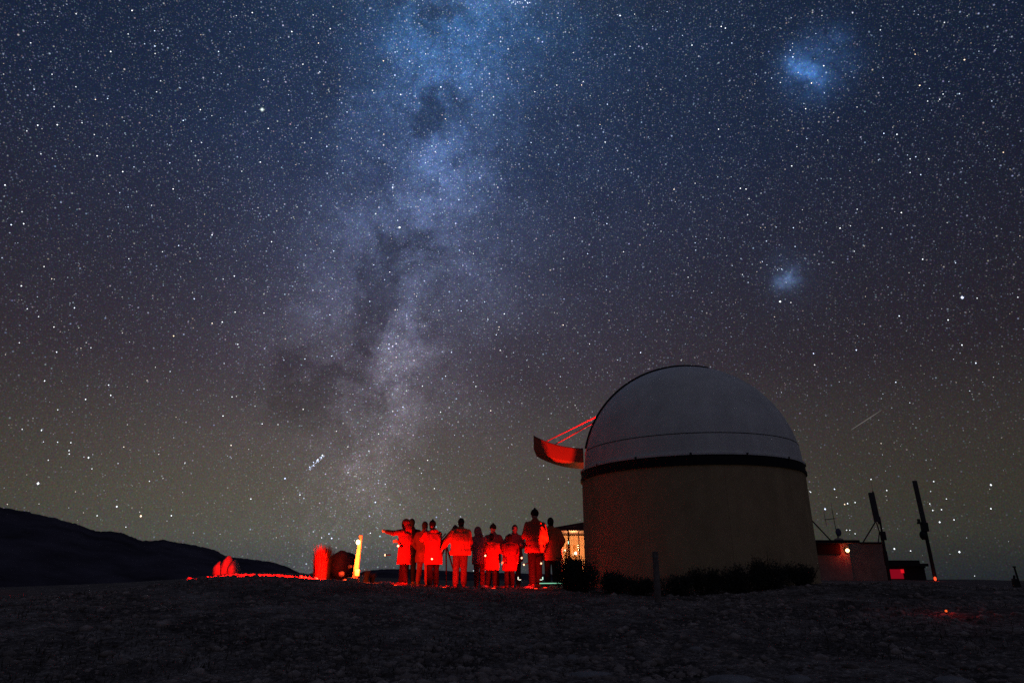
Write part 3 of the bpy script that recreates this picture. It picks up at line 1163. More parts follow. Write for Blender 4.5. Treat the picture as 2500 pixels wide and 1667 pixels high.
    co = co.reshape(-1, 3)
    ctr = np.array([0, 0])
    w1 = vnoise(np.arctan2(co[:, 0], co[:, 1]) * 2.2, co[:, 2], 4.0, int(abs(x) * 100) % 97) * 0.030 + vnoise(co[:, 0] * 2 + co[:, 1], co[:, 2], 11.0, 5) * 0.014
    rr2 = np.hypot(co[:, 0], co[:, 1]) + 1e-6
    co[:, 0] += co[:, 0] / rr2 * w1
    co[:, 1] += co[:, 1] / rr2 * w1
    me.vertices.foreach_set('co', co.ravel())
    me.update()
    oc = bpy.data.objects.new('coat', me)
    COL.objects.link(oc)
    oc.parent = root
    # trousers
    Tm = MB()
    Tm.tube([T((0, 0, .86)), T((0, 0, 1.0))], [.165 * k, .16 * k], 14, (1.1, .8))
    for side in 'lr':
        h, kn, an, to = legs[side]
        Tm.tube([T(h), T(h.lerp(kn, .5)), T(kn), T(kn.lerp(an, .5)), T(an + Vector((0, 0, .02)))], [r * k * (0.5 + .5 * wide) for r in (.105, .098, .082, .078, .075)], 12)
    ot = bpy.data.objects.new('trousers', remesh(Tm, 0.017, 'trousers', COATS[trousers], 3))
    COL.objects.link(ot)
    ot.parent = root
    for side in 'lr':
        h, kn, an, to = legs[side]
        Bo = MB()
        Bo.tube([T(an + Vector((0, -.005, .08))), T(an), T(an - Vector((0, .01, .035)))], [.056 * k, .054 * k, .052 * k], 12)
        Bo.tube([T(an + Vector((0, -.03, -.04))), T(an.lerp(to, .6) + Vector((0, 0, -.005))), T(to)], [.05 * k, .048 * k, .040 * k], 12, (1.0, .9))
        bo = bpy.data.objects.new('boot', remesh(Bo, 0.012, 'boot', M_boot, 2))
        COL.objects.link(bo)
        bo.parent = root
    if head == 'hair':
        H = MB()
        H.ball(hc + hr @ Vector((0, -.018, .032)) * k, (.092 * k, .104 * k, .118 * k), 16, 10)
        H.ball(hc + hr @ Vector((0, -.05, -.04)) * k, (.075 * k, .06 * k, .08 * k), 12, 8)
        hh = bpy.data.objects.new('hair', remesh(H, 0.012, 'hair', M_hair, 2))
    elif head == 'beanie':
        H = MB()
        H.ball(hc + hr @ Vector((0, -.01, .055)) * k, (.098 * k, .112 * k, .105 * k), 16, 10)
        H.tube([hc + Vector((0, 0, .03)) * k, hc + Vector((0, 0, .06)) * k], [.10 * k, .10 * k], 14, (.98, 1.12), cap=False)
        H.ball(hc + Vector((0, -.01, .165)) * k, .028 * k, 8, 6)
        hh = bpy.data.objects.new('beanie', remesh(H, 0.012, 'beanie', COATS['black'], 1))
    else:
        hh = None
    if hh:
        COL.objects.link(hh)
        hh.parent = root
    root['wr'] = 0
    del root['wr']
    return root, {s: root.matrix_basis @ T(pose[s][2]) for s in 'lr'}


def at(u, Y, vfeet=1432):
    p = P(u, vfeet, Y)
    return p.x, Y


pp = {}
x, y = at(983, 17.6)
pp['A'] = person(x, y, 75, 'person in a long bright red hooded coat pointing to the left beside the glowing post', 1.60, 'red', 0.56, 'black', 'hood', {'l': 'point', 'r': 'hold'}, stride=.12, wide=1.08)
x, y = at(998, 19.1)
pp['A2'] = person(x, y, 20, 'dark-haired person in black standing just behind the hooded red coat', 1.74, 'black', 0.75, 'black', 'hair', {'l': 'pocket', 'r': 'pocket'})
x, y = at(1056, 17.7)
pp['B'] = person(x, y, 30, 'stooping person in a flared red parka looking at the telescope from its left', 1.66, 'red', 0.60, 'black', 'beanie', {'l': 'up', 'r': 'up'}, lean=.20, look=-.4, wide=1.05)
x, y = at(1031, 18.9)
pp['B2'] = person(x, y, -15, 'person in a dull maroon coat standing left of the stooping parka', 1.66, 'maroon', 0.62, 'maroon', 'hair', {'l': 'pocket', 'r': 'hold'})
x, y = at(1122, 17.5)
pp['C'] = person(x, y, 12, 'broad person seen from behind in an orange-red jacket and pale trousers', 1.68, 'orange', 0.82, 'khaki', 'hair', {'l': 'side', 'r': 'hold'}, wide=1.22, stride=.02)
x, y = at(1170, 19.4)
pp['D'] = person(x, y, 25, 'bending person in a faded pink coat right of the pale trousers', 1.66, 'pink', 0.66, 'maroon', 'hood', {'l': 'hold', 'r': 'hold'}, lean=.28)
x, y = at(1199, 17.2)
pp['F'] = person(x, y, -20, 'short person in a knee-length red coat with a torch in the hand', 1.30, 'red', 0.58, 'black', 'hair', {'l': 'hold', 'r': 'hold'}, wide=1.1)
x, y = at(1203, 20.6)
pp['E'] = person(x, y, 150, 'tall dark figure standing furthest back behind the short red coat', 1.80, 'grey', 0.70, 'black', 'beanie', {'l': 'pocket', 'r': 'pocket'})
x, y = at(1244, 17.3)
pp['G'] = person(x, y, 15, 'short dark-haired person in a dark red coat left of the tallest person', 1.28, 'maroon', 0.55, 'black', 'hair', {'l': 'hold', 'r': 'down'}, wide=1.1)
x, y = at(1257, 20.4)
pp['H'] = person(x, y, 190, 'dim figure in grey behind the short dark red coat', 1.76, 'grey', 0.72, 'black', 'hair', {'l': 'hold', 'r': 'pocket'})
x, y = at(1308, 17.3)
pp['I'] = person(x, y, 25, 'tallest person in a puffy red jacket and black trousers, seen from behind', 1.87, 'red', 0.78, 'black', 'beanie', {'l': 'hold', 'r': 'down'}, wide=1.14)
x, y = at(1347, 18.0)
pp['J'] = person(x, y, 8, 'person in a long orange-red coat at the right end of the group', 1.72, 'orange', 0.66, 'black', 'hair', {'l': 'pocket', 'r': 'pocket'}, wide=1.14)

# hand torches (things of their own)
M_lens = mat('warm_red_torch_lens', (0.1, 0, 0), emit=(1.0, 0.55, 0.30), strength=3)
M_lens_red = mat('red_torch_lens', (0.1, 0, 0), emit=(1.0, 0.06, 0.02), strength=7)


def torch(pos, aim, label, power=4, lens=None, r=0.022):
    pos, aim = Vector(pos), Vector(aim).normalized()
    root = empty('hand_torch', pos, label, 'torch', group='torches held by the group')
    MB().tube([-aim * .07, aim * .03], r * .62, 10).build('grip', M_dark, root, smooth=True)
    MB().tube([aim * .03, aim * .062], [r * .7, r], 12, cap=False).build('torch_head', M_dark, root, smooth=True)
    MB().ball(aim * .066, (r * .98,) * 3, 10, 6).build('lens', lens or M_lens, root, smooth=True)
    if power:
        lamp('torch_beam', 'POINT', pos + aim * .11, power * .3, RED, root, .02)
    return root


torch(P(977, 1333, 17.33), (-.6, -.8, .1), 'torch glowing against the chest of the hooded red coat', 10, r=.03)
torch(P(947, 1354, 17.35), (-1, -.3, -.05), 'torch held low in front of the hooded red coat', 6, r=.026)
torch(P(1054, 1364, 17.35), (.2, -1, 0), 'tiny torch at the hem of the stooping parka', 2, r=.022)
torch(P(1187, 1356, 17.0), (-.3, -1, 0), 'torch at the waist of the short person in the knee-length coat', 6, r=.022)
torch(P(1270, 1361, 17.1), (.6, -1, -.1), 'torch held out on the left side of the tallest person', 6, r=.022)
torch(P(1232, 1373, 17.05), (-.8, -.7, 0), 'orange torch held by the short person in dark red', 5, M_lens_red, r=.024)
torch(P(1284, 1376, 17.05), (-.8, -.7, -.3), 'torch hanging low by the left hand of the tallest person', 6, r=.022)
torch(P(1315, 1374, 17.0), (.9, -.5, -.1), 'torch between the tallest person and the long orange-red coat', 6, r=.022)

# telescope on a tripod in front of the broad person
tx, ty = at(1086, 18.1)
tz = gz(tx, ty)
tel = empty('telescope', (tx, ty, tz), 'small dark telescope on a tripod left of the broad orange-red jacket', 'telescope')
hd = Vector((0, 0, 1.05))
for a in (90, 205, 330):
    MB().tube([hd, Vector((.42 * math.cos(rad(a)), .42 * math.sin(rad(a)), 0.01))], [.022, .016], 8).build('leg', M_dark, tel)
MB().tube([hd - Vector((0, 0, .04)), hd + Vector((0, 0, .12))], .045, 10).build('mount', M_dark, tel)
dt = Vector((.5, .25, .62)).normalized()
MB().tube([hd + Vector((0, 0, .16)) - dt * .32, hd + Vector((0, 0, .16)) + dt * .34], .062, 16, cap=False).build('optical_tube', M_black, tel, smooth=False)
MB().tube([hd + Vector((0, 0, .16)) + dt * .34, hd + Vector((0, 0, .16)) + dt * .42], .072, 16, cap=False).build('dew_shield', M_dark, tel)
MB().tube([hd + Vector((0, 0, .16)) - dt * .32, hd + Vector((0, 0, .16)) - dt * .42], .024, 10).build('eyepiece', M_dark, tel)
MB().tube([hd + Vector((-.07, -.04, .22)) - dt * .12, hd + Vector((-.07, -.04, .22)) + dt * .08], .016, 8).build('finder_scope', M_dark, tel)

# ------------------------------------------------------------------ glowing post, flood lamp and added ground lights
M_post = mat('pale_timber', (0.55, 0.42, 0.26), 0.8, 0.3, 7, 0.3)
base_p = P(866, 1409, 17.4)
top_p = P(881, 1306, 17.4)
bx_, by_ = base_p.x, 17.4
post = empty('marker_post', (bx_, by_, gz(bx_, by_)), 'leaning pale marker post glowing orange at the left of the group', 'post')
r0 = Vector((0, 0, -.1))
tp = top_p - post.location
m = MB()
for (c, hw) in ((r0, .068), (r0.lerp(tp, .5), .056), (tp, .040)):
    for (a, b2) in ((-1, -1), (1, -1), (1, 1), (-1, 1)):
        m.v.append(tuple(c + Vector((a * hw, b2 * hw * .8, 0))))
for i in range(2):
    o = i * 4
    for q in range(4):
        m.f.append((o + q, o + (q + 1) % 4, o + 4 + (q + 1) % 4, o + 4 + q))
m.f.append((3, 2, 1, 0))
m.f.append((8, 9, 10, 11))
bevel(m.build('shaft', M_post, post), .012)
knob = P(874, 1323, 17.3) - post.location
lampbody = MB().ball(knob, (.05, .05, .06), 12, 8).build('lamp_globe', mat('hot_lamp_globe', (.1, 0, 0), emit=(1, .72, .35), strength=6), post, smooth=True)
MB().tube([knob + Vector((.0, .02, .05)), knob + Vector((.03, .09, .02))], .014, 6).build('lamp_arm', M_dark, post)
lamp('post_lamp', 'SPOT', P(876, 1352, 16.95), 230, HOT, post, .04, aim=P(874, 1350, 17.6), cone=rad(125), blend=.3)
lamp('post_foot_lamp', 'SPOT', P(874, 1388, 16.98), 90, HOT, post, .03, aim=P(870, 1392, 17.6), cone=rad(125), blend=.3)
st = P(872, 1402, 17.15)
s1 = MB().box((0, 0, .04), (.12, .12, .17))
o = s1.build('stone_block', mat('pale_stone', (0.5, 0.42, 0.3), 0.9, 0.25, 9, 0.4), loc=(st.x, 17.15, st.z))
bevel(o, .02)
tag(o, 'small square stone leaning at the foot of the glowing post', 'stone block')
st = P(883, 1416, 17.0)
s1 = MB().box((0, 0, .03), (.10, .10, .17), Matrix.Rotation(.15, 3, 'Y'))
o = s1.build('stone_block', MATS['pale_stone'], loc=(st.x, 17.0, st.z))
bevel(o, .02)
tag(o, 'small upright stone standing apart on the right of the glowing post', 'stone block')
st = P(863, 1415, 17.05)
o = MB().box((0, 0, 0), (.26, .2, .10), Matrix.Rotation(.08, 3, 'Y')).build('stone_slab', MATS['pale_stone'], loc=(st.x - .02, 17.05, st.z))
bevel(o, .02)
tag(o, 'low flat slab under the foot of the glowing post', 'stone slab')
# the lamp that floods the ground to the left; shade turned away from the camera
flood = empty('flood_lamp', (bx_ - .10, by_ - .02, post.location.z + .36), 'small red flood lamp clamped behind the glowing post', 'lamp')
MB().tube([(0, 0, 0), (-.06, .05, -.01)], [.03, .05], 12, cap=False).build('lamp_shade', M_dark, flood)
lamp('flood_beam', 'SPOT', (bx_ - .20, by_ + .03, post.location.z + 0.40), 14000, (1, .0022, .001), flood, .03, aim=(bx_ - 6, by_ + .75, post.location.z + .1), cone=rad(104), blend=.35)

# added ground lights, unseen behind the crest, to redden group and shutter
gl = None
sx_, sy_ = at(1331, 16.6)
sz_ = gz(sx_, sy_)
g_ = empty('fill_light', (sx_, sy_, sz_), 'unseen red ground light added to brighten the open shutter', 'ground light', group='added lights hidden along the crest')
MB().tube([(0, 0, -.06), (0, 0, .012)], .06, 20, cap=False).build('ring', M_grey, g_)
MB().ball((0, 0, .012), (.045, .045, .012), 12, 6).build('lens', mat('fill_light_lens', (.1, 0, 0), emit=(1, .03, .01), strength=3), g_, smooth=True)
lamp('fill_beam', 'SPOT', (sx_, sy_, sz_ + .09), 1100, (1, .03, .006), g_, .05, aim=shp(11, W, 0.2), cone=rad(20), blend=.4)
spots = [(965, 16.4, 'left of the hooded red coat', 340, .1), (1085, 16.4, 'in front of the telescope', 290, .05), (1205, 16.3, 'in front of the short red coats', 150, -.1), (1308, 16.3, 'in front of the tallest person', 240, -.5)]
for (u, Y, w_, pw, dx) in spots:
    x, y = at(u, Y)
    z = gz(x, y) + float(rough_ground(np.array([x]), np.array([y]))[0])
    g_ = empty('fill_light', (x, y, z), 'unseen red ground light added ' + w_, 'ground light', group='added lights hidden along the crest')
    MB().tube([(0, 0, -.06), (0, 0, .012)], .06, 20, cap=False).build('ring', M_grey, g_)
    MB().ball((0, 0, .012), (.045, .045, .012), 12, 6).build('lens', mat('fill_light_lens', (.1, 0, 0), emit=(1, .03, .01), strength=3), g_, smooth=True)
    lamp('fill_beam', 'SPOT', (x, y, z + .09), pw, RED, g_, .05, aim=(x + dx, y + 1.6, z + .75), cone=rad(70), blend=.7)

# green LED strip and two small markers
a, b2 = P(1318, 1424, 16.9), P(1392, 1422, 17.4)
o = MB().box((0, 0, 0), ((b2 - a).length, .03, .018), Matrix.Rotation(math.atan2(b2.y - a.y, b2.x - a.x), 3, 'Z')).build('light_strip', mat('green_white_led', (0, .05, .02), emit=(.35, 1, .62), strength=.75), loc=(a + b2) / 2)
tag(o, 'thin green light strip along the ground right of the group', 'light strip')
M_led = mat('white_led', (.05, .05, .05), emit=(.6, 1, .8), strength=1.2)
for (u, v_, s, lb) in ((1268, 1413, 1, 'tiny L-shaped white marker light left of the tallest person'), (1322, 1413, -1, 'tiny L-shaped white marker light right of the tallest person')):
    p = P(u, v_, 16.9)
    o = MB().box((-s * .03, 0, .02), (.022, .02, .06)).box((s * .01, 0, -.015), (.055, .02, .016)).build('marker_light', M_led, loc=p)
    tag(o, lb, 'marker light')


# ------------------------------------------------------------------ rocks, tussock, shrubs
M_rock = mat('grey_rock', (0.24, 0.2, 0.19), 0.95, 0.35, 4, 0.8)


def rock(name, c, s, seed, m_, parent=None, sub=4, amp=.25):
    import bmesh
    bm = bmesh.new()
    bmesh.ops.create_icosphere(bm, subdivisions=sub, radius=1)
    for v in bm.verts:
        n = mn.fractal(v.co * 1.3 + Vector((seed * 3.1, seed, 0)), 1.0, 2.1, 5)
        v.co *= 1 + amp * n
        v.co.x *= s[0]
        v.co.y *= s[1]
        v.co.z *= s[2]
    me = bpy.data.meshes.new(name)
    bm.to_mesh(me)
    bm.free()
    me.polygons.foreach_set('use_smooth', [True] * len(me.polygons))
    me.materials.append(m_)
    o = bpy.data.objects.new(name, me)
    COL.objects.link(o)
    if parent:
        o.parent = parent
    o.location = c
    return o


for (u, vt, vb, hw, lb, sd) in ((551, 1356, 1408, 13, 'tallest middle boulder of the three lit red far left', 2), (568, 1369, 1408, 13, 'rounded right boulder of the three lit red far left', 5), (535, 1371, 1408, 15, 'low left boulder of the three lit red far left', 9)):
    Yb = 23.5
    pt, pb = P(u, vt, Yb), P(u, vb, Yb)
    hgt = (pt.z - pb.z)
    o = rock('boulder', (pb.x, Yb, pb.z + hgt * .30), (hw / F * Yb * 1.05, .32, hgt * .72), sd, M_rock, amp=.16)
    tag(o, lb, 'boulder', 'boulders at the far left')
pt, pb = P(836, 1354, 19.5), P(836, 1408, 19.5)
o = rock('boulder', (pb.x, 19.5, pb.z + .28), (.42, .5, .42), 14, mat('dark_rock', (0.03, 0.022, 0.03), 0.95, 0.3, 4, 0.6), amp=.16)
tag(o, 'big dark boulder between the grass tussock and the glowing post', 'boulder')
p = P(834, 1401, 18.0)
o = rock('boulder', (p.x, 18.0, p.z), (.075, .07, .075), 6, M_rock, sub=3, amp=.1)
tag(o, 'small round stone lit red on the ground left of the glowing post', 'stone')
p = P(945, 1424, 17.0)
o = rock('boulder', (p.x, 17.0, p.z - .01), (.17, .16, .06), 16, M_rock, sub=3, amp=.15)
tag(o, 'low red-lit stone at the feet of the hooded red coat', 'stone')
p = P(1290, 1434, 16.9)
o = rock('boulder', (p.x, 16.9, p.z), (.13, .12, .04), 18, M_rock, sub=3, amp=.15)
tag(o, 'low pale stone at the feet of the tallest person', 'stone')
p = P(1182, 1432, 16.9)
o = rock('boulder', (p.x, 16.9, p.z), (.10, .10, .045), 19, M_rock, sub=3, amp=.15)
tag(o, 'small pale stone at the feet of the short person in the knee-length coat', 'stone')


def blades(name, loc, n, h, spread, m_, parent, lean=.5, w=.012, rad0=.12):
    mb = MB()
    for _ in range(n):
        a = random.uniform(0, 2 * math.pi)
        r0_ = rad0 * math.sqrt(random.random())
        b0 = Vector((r0_ * math.cos(a), r0_ * math.sin(a), 0))
        hh = h * random.uniform(.55, 1.05)
        ln = random.random() ** 1.3 * spread
        d = Vector((math.cos(a + random.gauss(0, .4)), math.sin(a), 0))
        side = Vector((-d.y, d.x, 0)) * w
        p1 = b0 + d * ln * .3 + Vector((0, 0, hh * .55))
        p2 = b0 + d * ln + Vector((0, 0, hh))
        mb.add([b0 - side, b0 + side, p1 - side * .7, p1 + side * .7, p2], [(0, 1, 3, 2), (2, 3, 4)])
    o = mb.build(name, m_, parent)
    o['kind'] = 'stuff'
    return o


M_tus = mat('straw_tussock', (0.06, 0.045, 0.03), 0.9, 0.3, 5)
p = P(785, 1409, 19.0)
tus = empty('tussock', (p.x, 19.0, gz(p.x, 19.0) - .02), 'bushy spiky grass tussock lit red left of the dark boulder', 'tussock')
blades('blades', None, 1500, .90, .17, M_tus, tus, rad0=.23, w=.008)
MB().ball((0, 0, .03), (.2, .2, .1), 10, 6).build('root_clump', M_tus, tus)
for (u, Y, h, lb) in ((894, 18.6, .36, 'small dark spiky grass tuft right of the glowing post'), (908, 19.2, .26, 'thin grass tuft in shadow between the post and the group')):
    p = P(u, 1420, Y)
    t_ = empty('grass_tuft', (p.x, Y, gz(p.x, Y)), lb, 'grass tuft')
    blades('blades', None, 60, h, .15, mat('dark_grass', (0.04, 0.04, 0.025), 0.9, .3, 5), t_, rad0=.06)

M_leaf = mat('dark_shrub_leaf', (0.030, 0.032, 0.026), 0.85, 0.5, 6)
M_stem = mat('shrub_stem', (0.05, 0.035, 0.025), 0.9)


def shrub(loc, sx, sy, sz, n, label, seed=0):
    rnd = random.Random(seed)
    root = empty('shrub', loc, label, 'shrub', group='shrubs round the foot of the observatory')
    mb = MB()
    nb = 7
    lob = [(rnd.uniform(-.6, .6) * sx, rnd.uniform(-.5, .5) * sy, rnd.uniform(.25, .62) * sz, rnd.uniform(.32, .5)) for _ in range(nb)] + [(0, 0, .35 * sz, .65)]
    for _ in range(n):
        lx, ly, lz, lr = rnd.choice(lob)
        d = Vector((rnd.gauss(0, 1), rnd.gauss(0, 1), rnd.gauss(0, 1))).normalized() * (rnd.random() ** .4) * lr * rnd.uniform(.7, 1.15)
        c = Vector((lx + d.x * sx, ly + d.y * sy, max(0.01, lz + d.z * sz)))
        s = rnd.uniform(.018, .045)
        ax = Vector((rnd.gauss(0, 1), rnd.gauss(0, 1), rnd.gauss(0, 1) + .5)).normalized()
        sd_ = ax.orthogonal().normalized()
        mb.add([c - sd_ * s * .4, c + ax * s * .5 - ax.cross(sd_) * s * .1, c + sd_ * s * .4 + ax * s * .3, c + ax * s * 1.6], [(0, 1, 3), (1, 2, 3), (0, 2, 1)])
    o = mb.build('foliage', M_leaf, root)
    o['kind'] = 'stuff'
    st_ = MB()
    for _ in range(26):
        lx, ly, lz, lr = rnd.choice(lob)
        e = Vector((lx, ly, lz)) + Vector((rnd.gauss(0, .3) * sx, rnd.gauss(0, .3) * sy, rnd.uniform(.1, .5) * sz))
        b0 = Vector((lx * .3, ly * .3, -.05))
        st_.tube([b0, b0.lerp(e, .5) + Vector((rnd.gauss(0, .03), rnd.gauss(0, .03), .03)), e], [.014, .009, .003], 5)
    st_.build('stem', M_stem, root)
    return root


for (u, Y, vb, sx, sz, n, lb, sd) in (
        (1428, 15.2, 1444, .44, .74, 5200, 'tallest dark shrub at the left foot of the observatory', 1),
        (1388, 15.6, 1440, .40, .86, 3600, 'dark shrub in front of the lit pavilion, next to the tallest shrub', 2),
        (1500, 14.6, 1448, .42, .50, 2600, 'low dark shrub right of the tallest shrub', 3),
        (1562, 14.5, 1450, .40, .40, 2200, 'low dark shrub just left of the wooden stake', 4),
        (1650, 14.5, 1450, .50, .46, 2600, 'low dark shrub just right of the wooden stake', 5),
        (1730, 14.5, 1450, .46, .58, 3000, 'dark shrub below the middle of the round wall', 6),
        (1810, 14.6, 1450, .55, .66, 4200, 'bulky dark shrub right of the wall joint', 7),
        (1893, 15.0, 1448, .60, .70, 4600, 'highest shrub of the mound at the right foot of the wall', 8),
        (1965, 15.6, 1443, .52, .54, 3000, 'last dark shrub at the right edge of the round wall', 9)):
    p = P(u, vb, Y)
    shrub((p.x, Y, gz(p.x, Y) - .03), sx, .45, sz, n, lb, sd)

# weathered stake before the wall
p = P(1607, 1468, 12.2)
stake = empty('stake', (p.x, 12.2, gz(p.x, 12.2)), 'pale weathered wooden stake standing in front of the round wall', 'stake')
m = MB().tube([(0, 0, -.2), (.0, 0, .3), (.004, 0, .84)], [.062, .058, .052], 10, cap=False)
bevel(m.build('stake_shaft', mat('weathered_timber', (0.19, 0.16, 0.15), 0.95, 0.35, 12, 0.5), stake), .008)
MB().tube([(0, 0, .74), (0, 0, .76)], .06, 10, cap=False).build('wire_loop', M_grey, stake)

# ------------------------------------------------------------------ stones on the ground
def scatter_stones():
    n = 30000
    ico_v, ico_f = [], []
    import bmesh
    bm = bmesh.new()
    bmesh.ops.create_icosphere(bm, subdivisions=1, radius=1)
    bm.verts.ensure_lookup_table()
    iv = np.array([v.co[:] for v in bm.verts])
    jf = np.array([[v.index for v in f.verts] for f in bm.faces])
    bm.free()
    r = 6.0 + (rng.random(n) ** 1.5) * 24
    az = rng.uniform(rad(-42), rad(42), n)
    x, y = r * np.sin(az), r * np.cos(az)
    # gravel lies in patches
    dens = vnoise(x, y, 0.7, 21) + vnoise(x, y, 2.2, 22) * .6 + 0.5
    keep = rng.random(n) < np.clip(dens, .1, 1)
    x, y, r = x[keep], y[keep], r[keep]
    keep = ~((np.abs(x - OX) < 3.2) & (np.abs(y - OY) < 3.2))
    x, y, r = x[keep], y[keep], r[keep]
    n = len(x)
    s = 0.011 + 0.055 * rng.random(n) ** 7 + 0.0009 * r
    z = ground_np(x, y) + rough_ground(x, y)
    sc = np.stack([s * rng.uniform(.8, 1.6, n), s * rng.uniform(.7, 1.3, n), s * rng.uniform(.45, .85, n)], 1)
    jit = 1 + rng.uniform(-.22, .22, (n, len(iv)))
    V = iv[None] * jit[:, :, None] * sc[:, None, :]
    a = rng.uniform(0, 6.28, n)
    ca, sa = np.cos(a)[:, None], np.sin(a)[:, None]
    V2 = np.stack([V[:, :, 0] * ca - V[:, :, 1] * sa + x[:, None], V[:, :, 0] * sa + V[:, :, 1] * ca + y[:, None], V[:, :, 2] + z[:, None]], 2)
    Fc = (np.arange(n) * len(iv))[:, None, None] + jf[None]
    me = bpy.data.meshes.new('gravel')
    me.vertices.add(n * len(iv))
    me.vertices.foreach_set('co', V2.astype(np.float32).ravel())
    nf = n * len(jf)
    me.loops.add(nf * 3)
    me.loops.foreach_set('vertex_index', Fc.astype(np.int32).ravel())
    me.polygons.add(nf)
    me.polygons.foreach_set('loop_start', np.arange(0, nf * 3, 3, dtype=np.int32))
    me.polygons.foreach_set('loop_total', np.full(nf, 3, np.int32))
    me.update(calc_edges=True)
    me.materials.append(mat('pebbles', (0.27, 0.225, 0.205), 0.95, 0.8, 3.5, spec=.1))
    o = bpy.data.objects.new('gravel', me)
    COL.objects.link(o)
    tag(o, 'loose dark gravel lying over the foreground slope', 'gravel', kind='stuff')


scatter_stones()


def dry_grass():
    n = 14000
    r = 6.0 + (rng.random(n) ** 1.3) * 12
    az = rng.uniform(rad(-42), rad(42), n)
    x, y = r * np.sin(az), r * np.cos(az)
    dn = vnoise(x, y, 0.5, 31) + vnoise(x, y, 1.6, 32) * .7
    k = dn > .08
    x, y, r = x[k], y[k], r[k]
    z = ground_np(x, y) + rough_ground(x, y) - .005
    n = len(x)
    h = rng.uniform(.03, .09, n)
    a = rng.uniform(0, 6.28, n)
    w = .004 + .0002 * r
    dx, dy = np.cos(a), np.sin(a)
    ln = rng.uniform(.2, 1.2, n) * h
    V = np.zeros((n, 3, 3))
    V[:, 0] = np.stack([x - dy * w, y + dx * w, z], 1)
    V[:, 1] = np.stack([x + dy * w, y - dx * w, z], 1)
    V[:, 2] = np.stack([x + dx * ln, y + dy * ln, z + h], 1)
    me = bpy.data.meshes.new('dry_grass')
    me.vertices.add(n * 3)
    me.vertices.foreach_set('co', V.astype(np.float32).ravel())
    me.loops.add(n * 3)
    me.loops.foreach_set('vertex_index', np.arange(n * 3, dtype=np.int32))
    me.polygons.add(n)
    me.polygons.foreach_set('loop_start', np.arange(0, n * 3, 3, dtype=np.int32))
    me.polygons.foreach_set('loop_total', np.full(n, 3, np.int32))
    me.update(calc_edges=True)
    me.materials.append(mat('dry_grass_blade', (0.07, 0.06, 0.045), 0.95, 0.4, 2))
    o = bpy.data.objects.new('grass', me)
    COL.objects.link(o)
    tag(o, 'short sparse dry grass on the stony foreground', 'grass', kind='stuff')


dry_grass()
M_slab = mat('pale_flat_stone', (0.26, 0.25, 0.25), 0.95, 0.3, 5, 0.7)
for (u, v_, sx, sy, lb, sd) in ((1782, 1662, .24, .16, 'largest pale flat stone at the bottom edge, below the wall joint', 31), (1946, 1658, .12, .10, 'small pale flat stone at the bottom edge right of the largest one', 32),
                                (2325, 1663, .16, .10, 'pale flat stone at the bottom edge under the right-hand buildings', 33), (1300, 1585, .07, .05, 'small pale stone on the slope below the tallest person', 34),
                                (1396, 1607, .06, .05, 'small pale stone on the slope below the left edge of the dome', 35), (1440, 1650, .22, .15, 'broad low stone at the bottom edge left of the wooden stake', 36),
                                (1700, 1587, .08, .05, 'small grey stone on the slope right of the wooden stake', 37)):
    d = ray(u, v_)
    # march to the ground
    t_ = 3.0
    while t_ < 40:
        q = Vector((0, 0, CAMZ)) + d * t_
        if q.z < gz(q.x, q.y):
            break
        t_ += .03
    o = rock('stone', (q.x, q.y, gz(q.x, q.y) - .005), (sx, sy, .045), sd, M_slab, sub=3, amp=.2)
    tag(o, lb, 'stone', 'flat stones in the foreground')

# ------------------------------------------------------------------ pavilion behind the observatory
PY = 34.0
pv = P(1425, 1297, PY)
g0 = P(1400, 1425, PY).z
M_pwall = mat('dark_timber_cladding', (0.05, 0.035, 0.03), 0.8, 0.3, 5, 0.2)
M_inner = mat('cream_plaster', (0.72, 0.60, 0.42), 0.9, 0.06, 3)
M_roofd = mat('dark_roof_sheet', (0.035, 0.03, 0.035), 0.6, 0.2, 4)
xl, xr = P(1364, 1330, PY).x, P(1560, 1330, PY).x
ze = P(1400, 1297, PY).z
pav = empty('pavilion', (xl, PY, g0), 'lit pavilion with glass front behind the left edge of the observatory', 'building')
LX = lambda u: P(u, 1330, PY).x - xl
LZ = lambda v_: P(1400, v_, PY).z - g0
Wd = xr - xl
# floor, back wall, side walls, ceiling
MB().box((Wd / 2, 2.0, .02), (Wd, 4.2, .16)).build('floor', M_pwall, pav)
MB().box((Wd / 2, 4.0, LZ(1296) / 2 + .05), (Wd, .15, LZ(1296) - .1)).build('back_wall', M_inner, pav)
MB().box((.07, 2.2, LZ(1296) / 2 + .05), (.14, 3.4, LZ(1296) - .1)).build('end_wall', M_inner, pav)
MB().box((Wd - .07, 2.2, LZ(1296) / 2 + .05), (.14, 3.4, LZ(1296) - .1)).build('end_wall', M_inner, pav)
MB().box((Wd / 2, 2.0, LZ(1296) + .04), (Wd, 4.1, .06)).build('ceiling', mat('red_lit_ceiling_board', (0.35, 0.012, 0.006), 0.9, .2, 3), pav)
